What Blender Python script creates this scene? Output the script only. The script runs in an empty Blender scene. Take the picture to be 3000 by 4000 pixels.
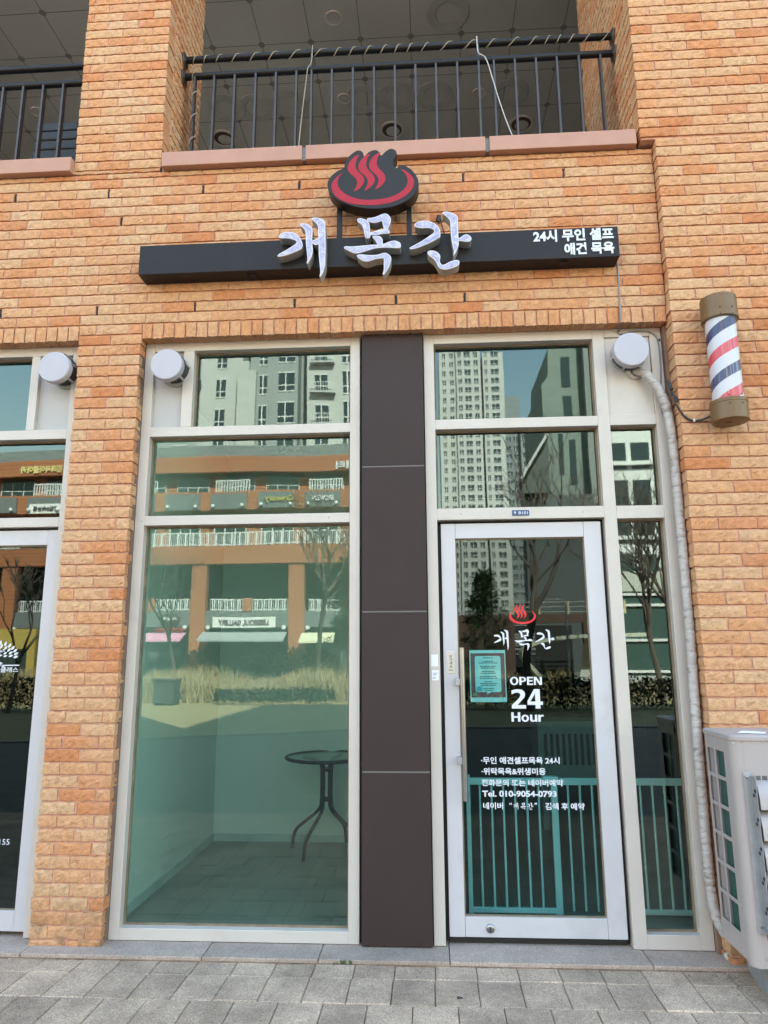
import bpy, bmesh, math, random
import numpy as np
from mathutils import Vector, Matrix
from mathutils.geometry import tessellate_polygon
random.seed(7)
S = bpy.context.scene
COL = S.collection
R = math.radians

# ------------------------------------------------------------------ camera
cam = bpy.data.cameras.new('camera')
camo = bpy.data.objects.new('camera', cam)
COL.objects.link(camo)
right = Vector((0.99804602, 0.06222405, -0.00568376))
fwd = Vector((-0.05985981, 0.9782609, 0.19855079))
up = Vector((0.01791484, -0.1978226, 0.98007412))
m = Matrix((right, up, -fwd)).transposed().to_4x4()
m.translation = Vector((0, -3.9, 1.5))
camo.matrix_world = m
cam.sensor_fit = 'HORIZONTAL'
cam.sensor_width = 36
cam.lens = 2773 / 3000 * 36
cam.clip_start = .05
cam.clip_end = 2000
S.camera = camo

# ------------------------------------------------------------------ light
SUN = Vector((0.34, 1.0, 1.08)).normalized()
w = bpy.data.worlds.new('World')
S.world = w
w.use_nodes = True
nt = w.node_tree
bg = nt.nodes['Background']
sky = nt.nodes.new('ShaderNodeTexSky')
sky.sky_type = 'NISHITA'
sky.sun_disc = False
sky.sun_elevation = math.asin(SUN.z)
sky.sun_rotation = math.atan2(SUN.x, SUN.y)
sky.air_density = 2.2
sky.dust_density = 0.5
sky.ozone_density = 3.0
nt.links.new(sky.outputs[0], bg.inputs[0])
bg.inputs[1].default_value = 0.095
sl = bpy.data.lights.new('sun', 'SUN')
sl.energy = 5.0
sl.angle = R(.53)
sl.color = (1, .95, .88)
so = bpy.data.objects.new('sun', sl)
so.location = (4, 12, 30)
so.rotation_euler = SUN.to_track_quat('Z', 'Y').to_euler()
COL.objects.link(so)
S.view_settings.view_transform = 'Standard'
S.view_settings.look = 'None'
S.view_settings.gamma = 1
S.view_settings.exposure = 3.06
S.cycles.max_bounces = 10
S.cycles.transparent_max_bounces = 16
S.cycles.use_denoising = True
S.cycles.caustics_reflective = False
S.cycles.caustics_refractive = False

# ------------------------------------------------------------------ helpers
def tag(o, label=None, cat=None, group=None, kind=None):
    if label: o['label'] = label
    if cat: o['category'] = cat
    if group: o['group'] = group
    if kind: o['kind'] = kind
    return o

def thing(name, label, cat, loc=(0, 0, 0), group=None):
    o = bpy.data.objects.new(name, None)
    o.empty_display_size = .1
    COL.objects.link(o)
    o.location = loc
    return tag(o, label, cat, group)

def rootloc(o):
    v = Vector((0, 0, 0))
    while o:
        v = v + Vector(o.location)
        o = o.parent
    return v

def copy_tree(o, parent=None):
    c = o.copy()
    COL.objects.link(c)
    c.parent = parent
    for ch in list(o.children):
        copy_tree(ch, c)
    return c

class MB:
    def __init__(s):
        s.v = []; s.f = []; s.m = []; s.t = []; s.mat = 0; s.tone = 0.5
    def add(s, vs, fs):
        b = len(s.v)
        s.v += [tuple(p) for p in vs]
        s.t += [s.tone] * len(vs)
        for f in fs:
            s.f.append([b + i for i in f]); s.m.append(s.mat)
    def box(s, x0, x1, y0, y1, z0, z1):
        s.add([(x0,y0,z0),(x1,y0,z0),(x1,y1,z0),(x0,y1,z0),(x0,y0,z1),(x1,y0,z1),(x1,y1,z1),(x0,y1,z1)],
              [(0,3,2,1),(4,5,6,7),(0,1,5,4),(1,2,6,5),(2,3,7,6),(3,0,4,7)])
        return s
    def quad(s, *p):
        s.add(p, [tuple(range(len(p)))]); return s
    def ring(s, c, d, r, n, ref=None):
        d = Vector(d).normalized()
        a = d.orthogonal().normalized() if ref is None else (Vector(ref) - d * d.dot(Vector(ref))).normalized()
        b = d.cross(a)
        c = Vector(c)
        return [c + r * (math.cos(2*math.pi*i/n) * a + math.sin(2*math.pi*i/n) * b) for i in range(n)]
    def tube(s, path, r, n=10, caps=True):
        path = [Vector(p) for p in path]
        rs = r if isinstance(r, (list, tuple)) else [r] * len(path)
        ref = None; vs = []
        for i, p in enumerate(path):
            d = (path[min(i+1, len(path)-1)] - path[max(i-1, 0)]).normalized()
            if ref is None: ref = d.orthogonal().normalized()
            ref = (ref - d * d.dot(ref)).normalized()
            vs += s.ring(p, d, rs[i], n, ref)
        fs = []
        for i in range(len(path) - 1):
            for j in range(n):
                k = (j + 1) % n
                fs.append((i*n+j, i*n+k, (i+1)*n+k, (i+1)*n+j))
        if caps:
            fs.append(tuple(range(n))[::-1]); fs.append(tuple((len(path)-1)*n + j for j in range(n)))
        s.add(vs, fs); return s
    def lathe(s, c, axis, prof, n=32, caps=True):
        """prof: list of (offset along axis, radius)"""
        axis = Vector(axis).normalized(); c = Vector(c); ref = axis.orthogonal()
        vs = []
        for d, r in prof: vs += s.ring(c + axis * d, axis, r, n, ref)
        fs = []
        for i in range(len(prof) - 1):
            for j in range(n):
                k = (j + 1) % n
                fs.append((i*n+j, i*n+k, (i+1)*n+k, (i+1)*n+j))
        if caps:
            fs.append(tuple(range(n))[::-1]); fs.append(tuple((len(prof)-1)*n + j for j in range(n)))
        s.add(vs, fs); return s
    def extr(s, poly, y0, y1):
        """polygon in x,z extruded from y0 (front) to y1"""
        n = len(poly)
        vs = [(x, y0, z) for x, z in poly] + [(x, y1, z) for x, z in poly]
        tri = tessellate_polygon([[Vector((x, z, 0)) for x, z in poly]])
        area = sum(poly[i][0]*poly[(i+1)%n][1]-poly[(i+1)%n][0]*poly[i][1] for i in range(n))
        fs = []
        for a, b, c in tri:
            A, B, C = poly[a], poly[b], poly[c]
            ar = (B[0]-A[0])*(C[1]-A[1]) - (C[0]-A[0])*(B[1]-A[1])
            if ar < 0: a, c = c, a
            fs.append((a, b, c)); fs.append((c+n, b+n, a+n))
        for i in range(n):
            j = (i + 1) % n
            fs.append((i, i+n, j+n, j) if area > 0 else (j, j+n, i+n, i))
        s.add(vs, fs); return s
    def each(s, name, mats, parent=None, **k):
        """one object for every connected piece collected so far"""
        par = list(range(len(s.v)))
        def find(a):
            while par[a] != a: par[a] = par[par[a]]; a = par[a]
            return a
        for f in s.f:
            for q in f[1:]: par[find(q)] = find(f[0])
        groups = {}
        for i, f in enumerate(s.f): groups.setdefault(find(f[0]), []).append(i)
        out = []
        for g in groups.values():
            idx = sorted({q for i in g for q in s.f[i]}); mp = {q: j for j, q in enumerate(idx)}
            b = MB(); b.v = [s.v[q] for q in idx]; b.t = [s.t[q] for q in idx]
            b.f = [[mp[q] for q in s.f[i]] for i in g]; b.m = [s.m[i] for i in g]
            out.append(b.build(name, mats, parent, **k))
        return out
    def build(s, name, mats, parent=None, smooth=False, bevel=0, label=None, local=False):
        me = bpy.data.meshes.new(name)
        off = Vector((0, 0, 0)) if (parent is None or local) else rootloc(parent)
        v = np.array(s.v, dtype=float).reshape(-1, 3) - np.array(off)
        me.from_pydata(v.tolist(), [], s.f)
        mats = mats if isinstance(mats, (list, tuple)) else [mats]
        for k in mats: me.materials.append(k)
        me.polygons.foreach_set('material_index', s.m)
        if smooth: me.polygons.foreach_set('use_smooth', [True] * len(s.f))
        at = me.attributes.new('tone', 'FLOAT', 'POINT')
        at.data.foreach_set('value', s.t)
        me.update()
        o = bpy.data.objects.new(name, me)
        COL.objects.link(o)
        if parent: o.parent = parent
        if smooth:
            try:
                me.set_sharp_from_angle(angle=R(40))
            except Exception: pass
        if bevel:
            b = o.modifiers.new('bevel', 'BEVEL')
            b.width = bevel; b.segments = 2; b.limit_method = 'ANGLE'; b.angle_limit = R(50)
            b.harden_normals = False
        if label: o['label'] = label
        return o

def catmull(p, k=4):
    out = []; n = len(p)
    for i in range(n):
        a, b, c, d = (np.array(p[(i+j) % n], float) for j in (-1, 0, 1, 2))
        # keep sharp tips sharp
        for t in np.arange(k) / k:
            q = .5*((2*b) + (-a+c)*t + (2*a-5*b+4*c-d)*t*t + (-a+3*b-3*c+d)*t**3)
            out.append((q[0], q[1]))
    return out

def inset(poly, d):
    n = len(poly); out = []
    area = sum(poly[i][0]*poly[(i+1)%n][1]-poly[(i+1)%n][0]*poly[i][1] for i in range(n))
    sg = 1 if area > 0 else -1
    for i in range(n):
        a, b, c = (np.array(poly[(i+j) % n]) for j in (-1, 0, 1))
        e1 = b - a; e2 = c - b
        e1 = e1/(np.linalg.norm(e1)+1e-9); e2 = e2/(np.linalg.norm(e2)+1e-9)
        nn = np.array([-(e1+e2)[1], (e1+e2)[0]]); nn = nn/(np.linalg.norm(nn)+1e-9)
        co = max(.5, nn.dot(np.array([-e1[1], e1[0]])))
        q = b + sg * nn * d / co
        out.append((q[0], q[1]))
    return out

# ------------------------------------------------------------------ materials
def new_mat(name):
    m = bpy.data.materials.new(name)
    m.use_nodes = True
    n = m.node_tree.nodes
    return m, n, m.node_tree.links, n['Principled BSDF']

def pm(name, col, rough=.6, metal=0, var=.12, scale=6, bump=0, bscale=60, spec=.5, dirt=None, dscale=2.0, coat=0):
    """plain painted / mineral surface: base colour with soft noise variation and a bump"""
    m, N, L, P = new_mat(name)
    tc = N.new('ShaderNodeTexCoord')
    nz = N.new('ShaderNodeTexNoise'); nz.inputs['Scale'].default_value = scale; nz.inputs['Detail'].default_value = 6
    L.new(tc.outputs['Object'], nz.inputs['Vector'])
    mr = N.new('ShaderNodeMapRange'); mr.inputs[1].default_value = .3; mr.inputs[2].default_value = .7
    mr.inputs[3].default_value = 1 - var; mr.inputs[4].default_value = 1 + var
    L.new(nz.outputs[0], mr.inputs[0])
    mx = N.new('ShaderNodeMix'); mx.data_type = 'RGBA'; mx.blend_type = 'MULTIPLY'; mx.inputs[0].default_value = 1
    mx.inputs[6].default_value = (*col, 1)
    L.new(mr.outputs[0], mx.inputs[7])
    out = mx.outputs[2]
    if dirt:
        n2 = N.new('ShaderNodeTexNoise'); n2.inputs['Scale'].default_value = dscale; n2.inputs['Detail'].default_value = 9; n2.inputs['Roughness'].default_value = .7
        L.new(tc.outputs['Object'], n2.inputs['Vector'])
        r2 = N.new('ShaderNodeMapRange'); r2.inputs[1].default_value = .55; r2.inputs[2].default_value = .8
        r2.inputs[4].default_value = .75
        L.new(n2.outputs[0], r2.inputs[0])
        m2 = N.new('ShaderNodeMix'); m2.data_type = 'RGBA'
        L.new(r2.outputs[0], m2.inputs[0]); L.new(out, m2.inputs[6]); m2.inputs[7].default_value = (*dirt, 1)
        out = m2.outputs[2]
    L.new(out, P.inputs['Base Color'])
    P.inputs['Roughness'].default_value = rough
    P.inputs['Metallic'].default_value = metal
    P.inputs['Specular IOR Level'].default_value = spec
    P.inputs['Coat Weight'].default_value = coat
    if bump:
        nb = N.new('ShaderNodeTexNoise'); nb.inputs['Scale'].default_value = bscale; nb.inputs['Detail'].default_value = 5
        L.new(tc.outputs['Object'], nb.inputs['Vector'])
        bp = N.new('ShaderNodeBump'); bp.inputs['Strength'].default_value = bump; bp.inputs['Distance'].default_value = .01
        L.new(nb.outputs[0], bp.inputs['Height']); L.new(bp.outputs[0], P.inputs['Normal'])
    return m

def mth(N, L, op, a, b=None, c=None):
    n = N.new('ShaderNodeMath'); n.operation = op
    for i, x in enumerate((a, b, c)):
        if x is None: continue
        if isinstance(x, (int, float)): n.inputs[i].default_value = x
        else: L.new(x, n.inputs[i])
    return n.outputs[0]

def ramp(N, L, fac, stops, interp='LINEAR'):
    r = N.new('ShaderNodeValToRGB'); r.color_ramp.interpolation = interp
    e = r.color_ramp.elements
    while len(e) < len(stops): e.new(.5)
    for i, (p, c) in enumerate(stops):
        e[i].position = p; e[i].color = (*c, 1)
    L.new(fac, r.inputs[0]); return r.outputs[0]

def brick_mat():
    m, N, L, P = new_mat('rock_face_brick')
    at = N.new('ShaderNodeAttribute'); at.attribute_name = 'tone'
    geo = N.new('ShaderNodeNewGeometry')
    c = ramp(N, L, at.outputs['Fac'], [(0, (.62, .375, .212)), (.35, (.62, .335, .178)), (.62, (.61, .295, .144)), (.85, (.59, .252, .115)), (1, (.54, .205, .086))])
    nz = N.new('ShaderNodeTexNoise'); nz.inputs['Scale'].default_value = 38; nz.inputs['Detail'].default_value = 8; nz.inputs['Roughness'].default_value = .65
    L.new(geo.outputs['Position'], nz.inputs['Vector'])
    v = N.new('ShaderNodeMapRange'); v.inputs[1].default_value = .3; v.inputs[2].default_value = .72; v.inputs[3].default_value = .80; v.inputs[4].default_value = 1.14
    L.new(nz.outputs[0], v.inputs[0])
    mx = N.new('ShaderNodeMix'); mx.data_type = 'RGBA'; mx.blend_type = 'MULTIPLY'; mx.inputs[0].default_value = 1
    L.new(c, mx.inputs[6]); L.new(v.outputs[0], mx.inputs[7])
    # fine dark fracture lines
    mp = N.new('ShaderNodeMapping'); mp.inputs['Scale'].default_value = (1, 1, 1.6)
    L.new(geo.outputs['Position'], mp.inputs[0])
    vo = N.new('ShaderNodeTexNoise'); vo.inputs['Scale'].default_value = 22; vo.inputs['Detail'].default_value = 5; vo.inputs['Distortion'].default_value = 1.2
    L.new(mp.outputs[0], vo.inputs['Vector'])
    a = mth(N, L, 'ABSOLUTE', mth(N, L, 'SUBTRACT', vo.outputs[0], .5))
    ln = N.new('ShaderNodeMapRange'); ln.inputs[1].default_value = .0; ln.inputs[2].default_value = .022; ln.inputs[3].default_value = .62; ln.inputs[4].default_value = 0
    L.new(a, ln.inputs[0])
    m2 = N.new('ShaderNodeMix'); m2.data_type = 'RGBA'
    L.new(ln.outputs[0], m2.inputs[0]); L.new(mx.outputs[2], m2.inputs[6]); m2.inputs[7].default_value = (.30, .14, .06, 1)
    # pale bloom and faint run-off in broad patches
    mb2 = N.new('ShaderNodeMapping'); mb2.inputs['Scale'].default_value = (2.2, 2.2, 1.1); L.new(geo.outputs['Position'], mb2.inputs[0])
    nb = N.new('ShaderNodeTexNoise'); nb.inputs['Scale'].default_value = 1.6; nb.inputs['Detail'].default_value = 10; nb.inputs['Roughness'].default_value = .72
    L.new(mb2.outputs[0], nb.inputs['Vector'])
    rb = N.new('ShaderNodeMapRange'); rb.inputs[1].default_value = .50; rb.inputs[2].default_value = .74; rb.inputs[4].default_value = .28; L.new(nb.outputs[0], rb.inputs[0])
    mbl = N.new('ShaderNodeMix'); mbl.data_type = 'RGBA'; L.new(rb.outputs[0], mbl.inputs[0]); L.new(m2.outputs[2], mbl.inputs[6]); mbl.inputs[7].default_value = (.58, .42, .29, 1)
    m2 = mbl
    # grime near the ground
    sx = N.new('ShaderNodeSeparateXYZ'); L.new(geo.outputs['Position'], sx.inputs[0])
    gz = N.new('ShaderNodeMapRange'); gz.inputs[1].default_value = .1; gz.inputs[2].default_value = .42; gz.inputs[3].default_value = 1; gz.inputs[4].default_value = 0
    L.new(sx.outputs[2], gz.inputs[0])
    n3 = N.new('ShaderNodeTexNoise'); n3.inputs['Scale'].default_value = 16; n3.inputs['Detail'].default_value = 8
    L.new(geo.outputs['Position'], n3.inputs['Vector'])
    g3 = N.new('ShaderNodeMapRange'); g3.inputs[1].default_value = .42; g3.inputs[2].default_value = .68; L.new(n3.outputs[0], g3.inputs[0])
    g4 = mth(N, L, 'MULTIPLY', mth(N, L, 'MULTIPLY', gz.outputs[0], g3.outputs[0]), .75)
    m3 = N.new('ShaderNodeMix'); m3.data_type = 'RGBA'
    L.new(g4, m3.inputs[0]); L.new(m2.outputs[2], m3.inputs[6]); m3.inputs[7].default_value = (.20, .13, .07, 1)
    L.new(m3.outputs[2], P.inputs['Base Color'])
    P.inputs['Roughness'].default_value = .92; P.inputs['Specular IOR Level'].default_value = .2
    hb = mth(N, L, 'ADD', mth(N, L, 'MULTIPLY', nz.outputs[0], .5), mth(N, L, 'MULTIPLY', mth(N, L, 'MINIMUM', a, .06), 6))
    bp = N.new('ShaderNodeBump'); bp.inputs['Strength'].default_value = .42; bp.inputs['Distance'].default_value = .006
    L.new(hb, bp.inputs['Height']); L.new(bp.outputs[0], P.inputs['Normal'])
    return m

def glass_mat(name, tint, ior=2.0, wav=.02, wscale=1.3):
    """tinted float glass: fresnel mirror over a coloured see-through body; colour is taken once, on the outer face"""
    m, N, L, P = new_mat(name)
    N.remove(P)
    out = N['Material Output']
    geo = N.new('ShaderNodeNewGeometry')
    tr = N.new('ShaderNodeBsdfTransparent')
    mc = N.new('ShaderNodeMix'); mc.data_type = 'RGBA'
    mc.inputs[6].default_value = (*tint, 1); mc.inputs[7].default_value = (1, 1, 1, 1)
    L.new(geo.outputs['Backfacing'], mc.inputs[0]); L.new(mc.outputs[2], tr.inputs[0])
    gl = N.new('ShaderNodeBsdfGlossy'); gl.inputs['Roughness'].default_value = .012 if wav else 0; gl.inputs['Color'].default_value = (.84, 1, .92, 1)
    nz = N.new('ShaderNodeTexNoise'); nz.inputs['Scale'].default_value = wscale; nz.inputs['Detail'].default_value = 1
    L.new(geo.outputs['Position'], nz.inputs['Vector'])
    bp = N.new('ShaderNodeBump'); bp.inputs['Strength'].default_value = wav; bp.inputs['Distance'].default_value = .05
    L.new(nz.outputs[0], bp.inputs['Height']); L.new(bp.outputs[0], gl.inputs['Normal'])
    fr = N.new('ShaderNodeFresnel'); fr.inputs[0].default_value = ior
    f = mth(N, L, 'MULTIPLY', fr.outputs[0], mth(N, L, 'SUBTRACT', 1, geo.outputs['Backfacing']))
    mx = N.new('ShaderNodeMixShader')
    L.new(f, mx.inputs[0]); L.new(tr.outputs[0], mx.inputs[1]); L.new(gl.outputs[0], mx.inputs[2])
    L.new(mx.outputs[0], out.inputs[0])
    return m

def granite_mat(name, c0, c1, c2, scale=260, stain=.5):
    m, N, L, P = new_mat(name)
    geo = N.new('ShaderNodeNewGeometry')
    at = N.new('ShaderNodeAttribute'); at.attribute_name = 'tone'
    vo = N.new('ShaderNodeTexVoronoi'); vo.inputs['Scale'].default_value = scale
    L.new(geo.outputs['Position'], vo.inputs['Vector'])
    sp = N.new('ShaderNodeSeparateColor'); L.new(vo.outputs['Color'], sp.inputs[0])
    c = ramp(N, L, sp.outputs[0], [(0, c0), (.35, c1), (.7, c1), (1, c2)])
    n1 = N.new('ShaderNodeTexNoise'); n1.inputs['Scale'].default_value = 5; n1.inputs['Detail'].default_value = 9; n1.inputs['Roughness'].default_value = .65
    L.new(geo.outputs['Position'], n1.inputs['Vector'])
    v = N.new('ShaderNodeMapRange'); v.inputs[1].default_value = .3; v.inputs[2].default_value = .7; v.inputs[3].default_value = 1 - stain*.45; v.inputs[4].default_value = 1 + stain*.3
    L.new(n1.outputs[0], v.inputs[0])
    t = N.new('ShaderNodeMapRange'); t.inputs[3].default_value = .84; t.inputs[4].default_value = 1.14
    L.new(at.outputs['Fac'], t.inputs[0])
    k = mth(N, L, 'MULTIPLY', v.outputs[0], t.outputs[0])
    mx = N.new('ShaderNodeMix'); mx.data_type = 'RGBA'; mx.blend_type = 'MULTIPLY'; mx.inputs[0].default_value = 1
    L.new(c, mx.inputs[6]); L.new(k, mx.inputs[7])
    L.new(mx.outputs[2], P.inputs['Base Color'])
    P.inputs['Roughness'].default_value = .85; P.inputs['Specular IOR Level'].default_value = .25
    bp = N.new('ShaderNodeBump'); bp.inputs['Strength'].default_value = .25; bp.inputs['Distance'].default_value = .002
    L.new(sp.outputs[1], bp.inputs['Height']); L.new(bp.outputs[0], P.inputs['Normal'])
    return m

def soffit_mat():
    m, N, L, P = new_mat('soffit_panel')
    geo = N.new('ShaderNodeNewGeometry')
    sx = N.new('ShaderNodeSeparateXYZ'); L.new(geo.outputs['Position'], sx.inputs[0])
    def d(o, ph):
        u = mth(N, L, 'DIVIDE', mth(N, L, 'ADD', o, 100*.605 - ph), .605)
        f = mth(N, L, 'FRACT', u)
        return mth(N, L, 'MULTIPLY', mth(N, L, 'SUBTRACT', .5, mth(N, L, 'ABSOLUTE', mth(N, L, 'SUBTRACT', f, .5))), .605)
    dx = d(sx.outputs[0], -.088); dy = d(sx.outputs[1], 3.34)
    line = mth(N, L, 'LESS_THAN', mth(N, L, 'MINIMUM', dx, dy), .006)
    r = mth(N, L, 'SQRT', mth(N, L, 'ADD', mth(N, L, 'MULTIPLY', dx, dx), mth(N, L, 'MULTIPLY', dy, dy)))
    dot = mth(N, L, 'LESS_THAN', r, .04)
    k = mth(N, L, 'MAXIMUM', line, dot)
    n1 = N.new('ShaderNodeTexNoise'); n1.inputs['Scale'].default_value = 1.2; n1.inputs['Detail'].default_value = 6
    L.new(geo.outputs['Position'], n1.inputs['Vector'])
    c = ramp(N, L, n1.outputs[0], [(.3, (.52, .49, .455)), (.7, (.60, .57, .53))])
    mx = N.new('ShaderNodeMix'); mx.data_type = 'RGBA'
    L.new(k, mx.inputs[0]); L.new(c, mx.inputs[6]); mx.inputs[7].default_value = (.24, .225, .205, 1)
    L.new(mx.outputs[2], P.inputs['Base Color']); P.inputs['Roughness'].default_value = .7
    return m

def tile_mat(name, col, joint, sx_, sy_, ph=(0, 0), jw=.004, rough=.45, var=.12):
    m, N, L, P = new_mat(name)
    geo = N.new('ShaderNodeNewGeometry')
    s = N.new('ShaderNodeSeparateXYZ'); L.new(geo.outputs['Position'], s.inputs[0])
    row = mth(N, L, 'FLOOR', mth(N, L, 'DIVIDE', mth(N, L, 'ADD', s.outputs[1], 1000*sy_ + ph[1]), sy_))
    def d(o, w):
        f = mth(N, L, 'FRACT', o)
        return mth(N, L, 'MULTIPLY', mth(N, L, 'SUBTRACT', .5, mth(N, L, 'ABSOLUTE', mth(N, L, 'SUBTRACT', f, .5))), w)
    u = mth(N, L, 'DIVIDE', mth(N, L, 'ADD', s.outputs[0], 1000*sx_ + ph[0]), sx_)
    v = mth(N, L, 'DIVIDE', mth(N, L, 'ADD', s.outputs[1], 1000*sy_ + ph[1]), sy_)
    k = mth(N, L, 'LESS_THAN', mth(N, L, 'MINIMUM', d(u, sx_), d(v, sy_)), jw)
    wn = N.new('ShaderNodeTexWhiteNoise'); wn.noise_dimensions = '2D'
    cb = N.new('ShaderNodeCombineXYZ'); L.new(mth(N, L, 'FLOOR', u), cb.inputs[0]); L.new(row, cb.inputs[1])
    L.new(cb.outputs[0], wn.inputs['Vector'])
    mr = N.new('ShaderNodeMapRange'); mr.inputs[3].default_value = 1 - var; mr.inputs[4].default_value = 1 + var
    L.new(wn.outputs[0], mr.inputs[0])
    mm = N.new('ShaderNodeMix'); mm.data_type = 'RGBA'; mm.blend_type = 'MULTIPLY'; mm.inputs[0].default_value = 1
    mm.inputs[6].default_value = (*col, 1); L.new(mr.outputs[0], mm.inputs[7])
    mx = N.new('ShaderNodeMix'); mx.data_type = 'RGBA'
    L.new(k, mx.inputs[0]); L.new(mm.outputs[2], mx.inputs[6]); mx.inputs[7].default_value = (*joint, 1)
    L.new(mx.outputs[2], P.inputs['Base Color']); P.inputs['Roughness'].default_value = rough
    return m

def noise2(name, stops, scale=3, rough=.9, bump=0, detail=8, coord='pos', stretch=(1, 1, 1)):
    m, N, L, P = new_mat(name)
    geo = N.new('ShaderNodeNewGeometry')
    mp = N.new('ShaderNodeMapping'); mp.inputs['Scale'].default_value = stretch
    L.new(geo.outputs['Position'], mp.inputs[0])
    n1 = N.new('ShaderNodeTexNoise'); n1.inputs['Scale'].default_value = scale; n1.inputs['Detail'].default_value = detail; n1.inputs['Roughness'].default_value = .65
    L.new(mp.outputs[0], n1.inputs['Vector'])
    L.new(ramp(N, L, n1.outputs[0], stops), P.inputs['Base Color'])
    P.inputs['Roughness'].default_value = rough
    if bump:
        bp = N.new('ShaderNodeBump'); bp.inputs['Strength'].default_value = bump; bp.inputs['Distance'].default_value = .01
        L.new(n1.outputs[0], bp.inputs['Height']); L.new(bp.outputs[0], P.inputs['Normal'])
    return m

def tone_mat(name, stops, rough=.8):
    m, N, L, P = new_mat(name)
    at = N.new('ShaderNodeAttribute'); at.attribute_name = 'tone'
    L.new(ramp(N, L, at.outputs['Fac'], stops), P.inputs['Base Color'])
    P.inputs['Roughness'].default_value = rough; P.inputs['Specular IOR Level'].default_value = .2
    return m

def stripe_mat():
    m, N, L, P = new_mat('barber_stripes')
    tc = N.new('ShaderNodeTexCoord')
    s = N.new('ShaderNodeSeparateXYZ'); L.new(tc.outputs['Object'], s.inputs[0])
    th = mth(N, L, 'DIVIDE', mth(N, L, 'ARCTAN2', s.outputs[0], mth(N, L, 'MULTIPLY', s.outputs[1], -1)), 2*math.pi)
    ph = mth(N, L, 'FRACT', mth(N, L, 'ADD', mth(N, L, 'SUBTRACT', mth(N, L, 'DIVIDE', s.outputs[2], .262), th), 10.78))
    c = ramp(N, L, ph, [(0, (.56, .53, .57)), (.27, (.022, .02, .085)), (.49, (.56, .53, .57)), (.77, (.56, .035, .05))], 'CONSTANT')
    # faded vertical streaks of the printed film
    mp = N.new('ShaderNodeMapping'); mp.inputs['Scale'].default_value = (90, 90, 2.5)
    L.new(tc.outputs['Object'], mp.inputs[0])
    nz = N.new('ShaderNodeTexNoise'); nz.inputs['Scale'].default_value = 1; nz.inputs['Detail'].default_value = 4
    L.new(mp.outputs[0], nz.inputs['Vector'])
    r = N.new('ShaderNodeMapRange'); r.inputs[1].default_value = .52; r.inputs[2].default_value = .8; r.inputs[4].default_value = .45
    L.new(nz.outputs[0], r.inputs[0])
    mx = N.new('ShaderNodeMix'); mx.data_type = 'RGBA'
    L.new(r.outputs[0], mx.inputs[0]); L.new(c, mx.inputs[6]); mx.inputs[7].default_value = (.60, .55, .60, 1)
    L.new(mx.outputs[2], P.inputs['Base Color']); P.inputs['Roughness'].default_value = .35
    return m

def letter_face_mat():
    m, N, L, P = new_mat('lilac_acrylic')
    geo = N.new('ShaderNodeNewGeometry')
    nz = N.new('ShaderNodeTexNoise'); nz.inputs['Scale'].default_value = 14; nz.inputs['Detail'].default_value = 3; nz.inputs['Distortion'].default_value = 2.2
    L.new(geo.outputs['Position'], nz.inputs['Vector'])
    c = ramp(N, L, nz.outputs[0], [(.40, (.30, .28, .45)), (.47, (.47, .45, .58)), (.53, (.31, .29, .46)), (.60, (.52, .49, .60))])  # pale streaks paint reflections into the lilac acrylic
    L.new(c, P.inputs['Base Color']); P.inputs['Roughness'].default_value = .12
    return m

M = {}
M['brick'] = brick_mat()
M['mortar'] = pm('pink_mortar', (.60, .325, .23), .95, var=.16, scale=30, bump=.4, bscale=180, spec=.2)
M['dark_joint'] = pm('dark_joint', (.03, .025, .022), .9)
M['sill'] = pm('pink_sill_stone', (.44, .225, .155), .55, var=.05, scale=7, bump=.05, bscale=200, dirt=(.36, .18, .125), dscale=1.6)
M['soffit'] = soffit_mat()
M['frame'] = pm('cream_aluminium', (.56, .50, .445), .42, var=.035, scale=3, bump=.03, bscale=300, dirt=(.43, .40, .34), dscale=2.5)
M['door_alu'] = pm('silver_white_aluminium', (.54, .515, .525), .38, var=.03, scale=3, dirt=(.40, .39, .37), dscale=2.2)
M['gasket'] = pm('glazing_gasket', (.20, .155, .10), .7, var=.25, scale=14)
M['blackgap'] = pm('black_parts_and_gap_shade', (.012, .012, .012), .6)  # black parts, and the shade put into gaps, slots and holes
M['cladding'] = pm('brown_cladding', (.039, .024, .0215), .6, var=.07, scale=2.5, bump=.02, bscale=300, dirt=(.056, .038, .035), dscale=1.2, spec=.3)
M['joint'] = pm('silicone_joint', (.16, .15, .15), .6)
M['panel'] = pm('pale_panel', (.46, .44, .42), .5, var=.03, scale=2, dirt=(.45, .44, .41), dscale=3)
M['glass'] = glass_mat('green_tinted_glass', (.56, .77, .69), 1.9)
M['glass_d'] = glass_mat('door_glass', (.42, .73, .70), 1.6)
M['glass_n'] = glass_mat('neighbour_glass', (.22, .30, .32), 1.7)
M['granite'] = granite_mat('granite_slab', (.235, .18, .145), (.385, .297, .24), (.55, .43, .36), 330, .45)
M['paver'] = granite_mat('granite_paver', (.235, .168, .12), (.475, .337, .24), (.70, .52, .38), 300, .8)
M['sand'] = pm('joint_sand', (.11, .085, .062), .95, var=.3, scale=40)
M['white'] = pm('white_paint', (.55, .54, .55), .4, var=.02)
M['vent_white'] = pm('white_vent_plastic', (.43, .405, .44), .4, var=.02, scale=4)
M['vent_dark'] = pm('vent_gap_shade', (.05, .05, .05), .8)
M['vent_grey'] = pm('vent_metal', (.36, .35, .34), .5, var=.1, scale=20)
M['black_metal'] = pm('black_painted_steel', (.008, .0065, .0065), .42, spec=.3, var=.15, scale=10)
M['baluster'] = pm('baluster_painted_sheen', (.05, .038, .036), .4, var=.2, scale=12)  # lighter tone paints in the sheen the bars reflect
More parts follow.
